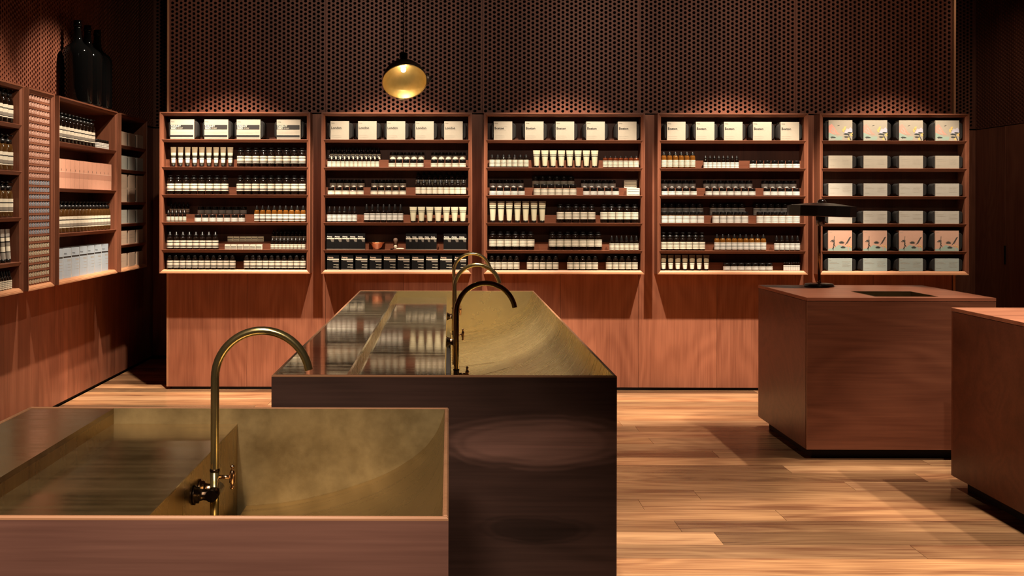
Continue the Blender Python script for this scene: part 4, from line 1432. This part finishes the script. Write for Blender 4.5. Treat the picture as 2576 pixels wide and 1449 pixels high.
# three big bottles standing on the deep cabinet
for k, yv in enumerate((7.845, 8.065, 8.285)):
    mb = MB()
    mb.lathe([(0.092, 0), (0.104, 0.008), (0.107, 0.02), (0.107, 0.34), (0.103, 0.368), (0.090, 0.392), (0.066, 0.412), (0.045, 0.428), (0.034, 0.448), (0.0285, 0.475), (0.0245, 0.53), (0.0225, 0.545)], 32)
    root = mb.build('glass_bottle', 'black_glass', None, (-2.577, yv, CZ1 + 0.0003))
    tag(root, f'{("nearest and fullest in view", "middle", "hindmost")[k]} of three tall black bottles on the deep cabinet', 'bottle', 'tall black glass bottles')
    mb = MB()
    mb.lathe([(0.0265, 0.545), (0.028, 0.549), (0.028, 0.562), (0.0255, 0.568), (0.0255, 0.585), (0.018, 0.585)], 20)
    mb.build('lip', 'black_glass', root)


# ------------------------------------------------------------------ sinks
def sink(name, label, x0, x1, x2, x3, ya, yb, zt, front, ledge_m, tray_m, basin_m, end_m):
    root = empty(name, (0.5 * (x0 + x3), ya, 0))
    tag(root, label, 'sink')
    ox, oy = 0.5 * (x0 + x3), ya

    def P_(mb, nm, mats, color=None):
        return mb.build(nm, mats, root, (-ox, -oy, 0), color=color)
    t = 0.010
    zb = 0.07
    for nm, bx in (('front_panel', (x0, x3, ya, ya + t)), ('back_panel', (x0, x3, yb - t, yb)), ('side_panel', (x0, x0 + t, ya + t, yb - t)), ('side_panel', (x3 - t, x3, ya + t, yb - t))):
        mb = MB()
        mb.box(*bx, zb, zt - 0.006)
        P_(mb, nm, front if nm == 'front_panel' else 'sink_wood')
        mb = MB()
        mb.cbox(*bx, zt - 0.006, zt, 0.003)
        P_(mb, 'rim', 'edge_wood_along')
    mb = MB()
    mb.box(x0 + 0.05, x3 - 0.05, ya + 0.08, yb - 0.08, 0, zb)
    P_(mb, 'plinth', 'shadow_black')
    xi, xe, yi, ye = x0 + t, x3 - t, ya + t, yb - t
    zl, ztr, zbot = zt - 0.002, zt - 0.040, zt - 0.245
    mb = MB()
    mb.box(xi, x1, yi, ye, zl - 0.012, zl)
    P_(mb, 'ledge', ledge_m)
    mb = MB()
    mb.box(x1 - 0.003, x1, yi, ye, ztr - 0.003, zl - 0.012)
    P_(mb, 'step', basin_m)
    mb = MB()
    mb.box(x1, x2, yi + 0.002, ye - 0.002, ztr - 0.003, ztr)
    P_(mb, 'tray', tray_m)
    mb = MB()
    mb.box(x2 - 0.003, x2, yi + 0.002, ye - 0.002, zbot - 0.03, ztr - 0.003)
    P_(mb, 'divider', basin_m)
    for yy_ in ((yi, yi + 0.002), (ye - 0.002, ye)):
        mb = MB()
        mb.box(x1, xe, yy_[0], yy_[1], zbot - 0.03, zl)
        P_(mb, 'end_wall', end_m)
    # swept basin: flat beside the divider, curving up to the far rim
    bw_ = xe - x2
    prof = []
    pts = [(1.0, 0.0), (0.985, 0.028), (0.955, 0.062), (0.90, 0.098), (0.82, 0.130), (0.73, 0.157), (0.645, 0.176), (0.56, 0.191), (0.48, 0.204), (0.39, 0.216), (0.30, 0.226), (0.20, 0.234), (0.10, 0.239), (0.045, 0.241)]
    for fx, dz in pts:
        prof.append((x2 + bw_ * fx, zl - dz))
    # smooth it
    fine = []
    for k in range(len(prof) - 1):
        p0 = prof[max(k - 1, 0)]
        p1, p2 = prof[k], prof[k + 1]
        p3 = prof[min(k + 2, len(prof) - 1)]
        for s_ in range(4):
            u = s_ / 4
            fine.append(tuple(0.5 * ((2 * p1[i]) + (-p0[i] + p2[i]) * u + (2 * p0[i] - 5 * p1[i] + 4 * p2[i] - p3[i]) * u * u + (-p0[i] + 3 * p1[i] - 3 * p2[i] + p3[i]) * u ** 3) for i in (0, 1)))
    fine.append(prof[-1])
    mb = MB()
    n = len(fine)
    v = [(x, yi + 0.002, z) for x, z in fine] + [(x, ye - 0.002, z) for x, z in fine]
    mb.faces(v, [(k, k + n, k + n + 1, k + 1) for k in range(n - 1)], 0, True)
    lx, lz = fine[-1]
    mb.poly([(lx, yi + 0.002, lz), (lx, ye - 0.002, lz), (lx, ye - 0.002, lz - 0.03), (lx, yi + 0.002, lz - 0.03)])
    P_(mb, 'basin', basin_m)
    mb = MB()
    mb.box(x2, lx + 0.01, yi + 0.003, ye - 0.003, zbot - 0.032, zbot - 0.029)
    P_(mb, 'drain_channel', 'shadow_black')
    return root


S1 = dict(x0=-1.045, x1=-0.8325, x2=-0.525, x3=0.0, ya=1.836, yb=2.828)
S2 = dict(x0=-0.526, x1=-0.304, x2=-0.013, x3=0.499, ya=3.361, yb=6.655)
ZT = 0.893
sink('wash_sink', 'square timber sink lined with dull green-gold brass, single tap', zt=ZT, front='sink_wood', ledge_m='brass_tray_dark', tray_m='brass_tray_dark', basin_m='brass_basin_aged', end_m='brass_matte', **S1)
sink('wash_sink', 'long timber sink with front tinted for shade, lined with bright brass, three taps', zt=ZT, front='shaded_sink_wood', ledge_m='brass_ledge', tray_m='brass_ledge', basin_m='brass_basin', end_m='brass_basin', **S2)


def faucet(label, xd, yv, mat):
    """Bridge tap fixed to the divider at x = xd: swan-neck spout, two unions, cross handles."""
    xp = xd + 0.038
    root = empty('swan_neck_faucet', (xp, yv, ZT - 0.2))
    tag(root, label, 'faucet', 'swan neck faucets')
    zb = ZT - 0.2
    R = 0.0985
    zc = 1.0375
    path = [(0, 0, 0.845 - zb), (0, 0, 0.90 - zb), (0, 0, 0.95 - zb), (0, 0, 1.0 - zb)]
    for k in range(0, 25):
        a = PI - (PI * 0.945) * k / 24
        path.append((R + R * math.cos(a), 0, zc - zb + R * math.sin(a)))
    mb = MB()
    mb.tube(path, 0.0088, 16)
    mb.build('spout', mat, root)
    mb = MB()
    mb.lathe([(0.0098, 0.70 - zb), (0.0098, 0.843 - zb)], 16)
    mb.build('pillar', mat, root)
    mb = MB()
    mb.lathe([(0.0102, 0.842 - zb), (0.0108, 0.8435 - zb), (0.0108, 0.8465 - zb), (0.0102, 0.848 - zb)], 16)
    mb.build('collar', 'bronze_dark', root)
    for s in (-1, 1):
        mb = MB()
        prof = [(0.0205, -0.037), (0.0205, -0.034), (0.0170, -0.033), (0.0170, -0.027), (0.0125, -0.025), (0.0105, -0.018), (0.0115, -0.010), (0.0115, -0.002)]
        mb.lathe(prof, 18, axis='X', center=(0, s * 0.026, 0.800 - zb))
        mb.build('union', 'copper_valve' if s > 0 else 'bronze_dark', root)
    mb = MB()
    mb.lathe([(0.0125, -0.038), (0.0125, 0.038)], 14, axis='Y', center=(0, 0, 0.800 - zb))
    mb.build('bridge', 'bronze_dark', root)
    mb = MB()
    mb.lathe([(0.0042, 0.008), (0.0042, 0.036)], 10, axis='X', center=(0, 0, 0.831 - zb))
    sp = mb.build('valve_stem', 'copper_valve', root)
    mb = MB()
    mb.lathe([(0.0, -0.026), (0.0045, -0.0245), (0.0055, -0.020), (0.0030, -0.0155), (0.0065, -0.011), (0.0065, 0.007), (0.0050, 0.012), (0.0028, 0.0165), (0.0048, 0.0205), (0.0048, 0.0235), (0.0, 0.026)], 14, center=(0.0365, 0, 0.831 - zb))
    mb.build('handle', 'copper_valve', sp)
    return root


faucet('swan-neck brass tap in the square sink with dull lining', S1['x2'], 2.36, 'brass_pipe_aged')
for yv, t_ in ((3.80, 'nearest'), (4.95, 'middle'), (6.07, 'hindmost')):
    faucet(f'{t_} of three swan-neck brass taps along the long bright sink', S2['x2'], yv, 'brass_pipe')

# ------------------------------------------------------------------ counters


def counter(label, x0, x1, ya, yb, cut=None, zt=0.893):
    root = empty('service_counter', (0.5 * (x0 + x1), ya, 0))
    tag(root, label, 'counter')
    ox, oy = 0.5 * (x0 + x1), ya

    def P_(mb, nm, mats, color=None):
        return mb.build(nm, mats, root, (-ox, -oy, 0), color=color)
    zb = 0.06
    zs = zt - 0.018
    t = 0.02
    for nm, bx in (('front_panel', (x0 + 0.002, x1 - 0.002, ya, ya + t)), ('back_panel', (x0 + 0.002, x1 - 0.002, yb - t, yb)), ('side_panel', (x0, x0 + t, ya + t + 0.001, yb - t - 0.001)), ('side_panel', (x1 - t, x1, ya + t + 0.001, yb - t - 0.001))):
        mb = MB()
        mb.box(*bx, zb, zs - 0.0025)
        P_(mb, nm, 'counter_wood', (0.8, 0.72, 0.7) if nm == 'side_panel' else None)  # side panels tinted darker to stand in for shade
    # thin pale arris where the panels meet
    for xx in (x0, x1 - 0.003):
        mb = MB()
        mb.box(xx, xx + 0.002, ya - 0.0005, ya + 0.003, zb, zs - 0.003)
        P_(mb, 'corner_edge', 'edge_wood', (0.6, 0.5, 0.45))
    if cut:
        cx0, cx1, cy0, cy1 = cut
        mb = MB()
        # top as one ring of faces round the opening
        o_ = [(x0, ya), (x1, ya), (x1, yb), (x0, yb)]
        i_ = [(cx0, cy0), (cx1, cy0), (cx1, cy1), (cx0, cy1)]
        v = [(x, y_, zt) for x, y_ in o_] + [(x, y_, zt) for x, y_ in i_] + [(x, y_, zs) for x, y_ in o_] + [(x, y_, zs) for x, y_ in i_]
        f = []
        for k in range(4):
            n = (k + 1) % 4
            f += [(k, n, 4 + n, 4 + k), (8 + k, 12 + k, 12 + n, 8 + n), (k, 8 + k, 8 + n, n), (4 + k, 4 + n, 12 + n, 12 + k)]
        mb.faces(v, f)
        P_(mb, 'top', 'counter_wood', (2.0, 2.0, 2.0))  # light falling on the top put into a brighter tint
        mb = MB()
        dp = 0.16
        e = 0.004
        for bx in ((cx0, cx1, cy1 - e, cy1), (cx0, cx1, cy0, cy0 + e), (cx0, cx0 + e, cy0 + e, cy1 - e), (cx1 - e, cx1, cy0 + e, cy1 - e)):
            mb.box(*bx, zt - dp, zt + 0.0015)
        mb.box(cx0, cx1, cy0, cy1, zt - dp - 0.004, zt - dp)
        P_(mb, 'brass_liner', 'brass_tray_dark')
    else:
        mb = MB()
        mb.cbox(x0, x1, ya, yb, zs, zt, 0.0015)
        P_(mb, 'top', 'counter_wood', (2.2, 2.5, 2.6))  # tint raised to stand in for light on this top
    mb = MB()
    mb.box(x0 + 0.05, x1 - 0.05, ya + 0.075, yb - 0.075, 0, zb)
    P_(mb, 'plinth', 'shadow_black')
    return root


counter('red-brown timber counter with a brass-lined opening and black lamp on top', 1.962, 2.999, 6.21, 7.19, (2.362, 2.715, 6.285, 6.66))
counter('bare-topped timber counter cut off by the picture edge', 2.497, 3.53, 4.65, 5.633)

# table lamp
lx, ly = px2x(2061, 7.05), 7.05
root = empty('table_lamp', (lx, ly, 0.8933))
tag(root, 'black table lamp with wide flat shade on the timber counter', 'lamp')
mb = MB()
mb.lathe([(0.088, 0), (0.090, 0.003), (0.090, 0.008), (0.086, 0.010)], 40)
mb.build('base', 'lamp_black', root)
mb = MB()
mb.lathe([(0.0865, 0.0105), (0.0875, 0.013), (0.084, 0.018), (0.060, 0.0215), (0.012, 0.024)], 40)
mb.build('base_cover', 'gunmetal', root)
mb = MB()
mb.lathe([(0.013, 0.024), (0.013, 0.030), (0.010, 0.034), (0.0085, 0.036)], 16)
mb.build('collar', 'copper_valve', root)
mb = MB()
mb.lathe([(0.0095, 0.034), (0.0095, 0.385)], 16)
mb.build('pole', 'brass_tray_dark', root)
mb = MB()
mb.lathe([(0.010, 0.376), (0.020, 0.381), (0.0265, 0.392), (0.0265, 0.44)], 20, center=(0.007, 0, 0))
mb.build('housing', 'gunmetal', root)
sh = MB()
sh.lathe([(0.200, 0.0), (0.2075, 0.002), (0.2075, 0.066), (0.200, 0.0665), (0.075, 0.083), (0.028, 0.085)], 12, cap0=False, smooth=False)
sh.lathe([(0.200, 0.0), (0.200, 0.060), (0.03, 0.062)], 12, cap0=False, smooth=False)
shade = sh.build('shade', 'lamp_black', root, (0.012, 0, 0.436), (0.0, math.radians(1.6), 0.1))
mb = MB()
mb.lathe([(0.0285, 0.083), (0.0285, 0.086), (0.026, 0.097), (0.016, 0.106), (0.0, 0.109)], 20)
mb.build('finial', 'chrome', shade)

# pendant lamp
py = 6.0
pc = Vector((px2x(1017, py), py, CAM_Z + (VY - 206) * py / F))
axis = Vector((0.09, -0.68, -0.72)).normalized()
root = empty('pendant_lamp', tuple(pc))
tag(root, 'small bronze pendant lamp with gold-lined tilted shade on a long cord', 'lamp')
quat = axis.to_track_quat('Z', 'Y').to_euler()
R = 0.118
prof = []
for k in range(13):
    a = PI / 2 * k / 12
    prof.append((R * math.cos(a) * (1.0 if k < 12 else 0.0) + 0.0, -0.125 * math.sin(a)))
mb = MB()
mb.lathe([(r_, z_) for r_, z_ in prof if r_ > 0.004] + [(0.004, -0.125)], 48, cap0=False)
shade = mb.build('shade', 'lamp_bronze', root, (0, 0, 0), quat)
mb = MB()
mb.lathe([(r_ * 0.975, z_ * 0.965 - 0.0005) for r_, z_ in prof if r_ > 0.004][::-1], 48, cap0=True, cap1=False)
mb.build('lining', 'shade_gold', shade)
mb = MB()
mb.lathe([(R * 0.974, 0.0), (R * 0.974, 0.0018), (R * 1.004, 0.0018), (R * 1.004, -0.002)], 48, cap0=False, cap1=False)
mb.build('rim', 'shade_gold', shade)
mb = MB()
mb.lathe([(0.008, -0.030), (0.010, -0.018), (0.0135, -0.008), (0.0135, 0.004), (0.008, 0.012), (0.0, 0.015)], 16, center=(0, 0, -0.098))
mb.build('bulb', 'bulb_glow', shade)
apex = -axis * 0.125
mb = MB()
mb.lathe([(0.022, -0.014), (0.022, 0.034), (0.006, 0.037)], 20, center=(apex.x * 0.5 - 0.002, apex.y * 0.55, apex.z + 0.034))
mb.build('cap', 'lamp_bronze', root)
cx_, cy_, cz_ = apex.x * 0.5 - 0.002, apex.y * 0.55, apex.z + 0.068
path = []
for k in range(260):
    zz = cz_ + (CEIL - pc.z - cz_) * k / 259
    path.append((cx_ + 0.0024 * math.cos(k * 0.9), cy_ + 0.0024 * math.sin(k * 0.9), zz))
mb = MB()
mb.tube(path, 0.0030, 6)
mb.build('cord', 'cord_brown', root)
mb = MB()
mb.tube([(cx_ + 0.013, cy_, cz_ - 0.002), (cx_ + 0.0128, cy_, CEIL - pc.z)], 0.0014, 6)
mb.build('hanging_wire', 'lamp_black', root)
for ang in (0.06, -1.62):
    mb = MB()
    mb.lathe([(0.034, 0.0), (0.004, 0.030)], 16)
    d_ = Vector((math.cos(ang), math.sin(ang), 0))
    e_ = d_.to_track_quat('Z', 'Y').to_euler()
    mb.build('fin', 'lamp_bronze', shade, tuple(d_ * R * 0.985 + Vector((0, 0, -0.018))), e_)

print('things placed', N_THINGS, 'objects', len(scn.objects))
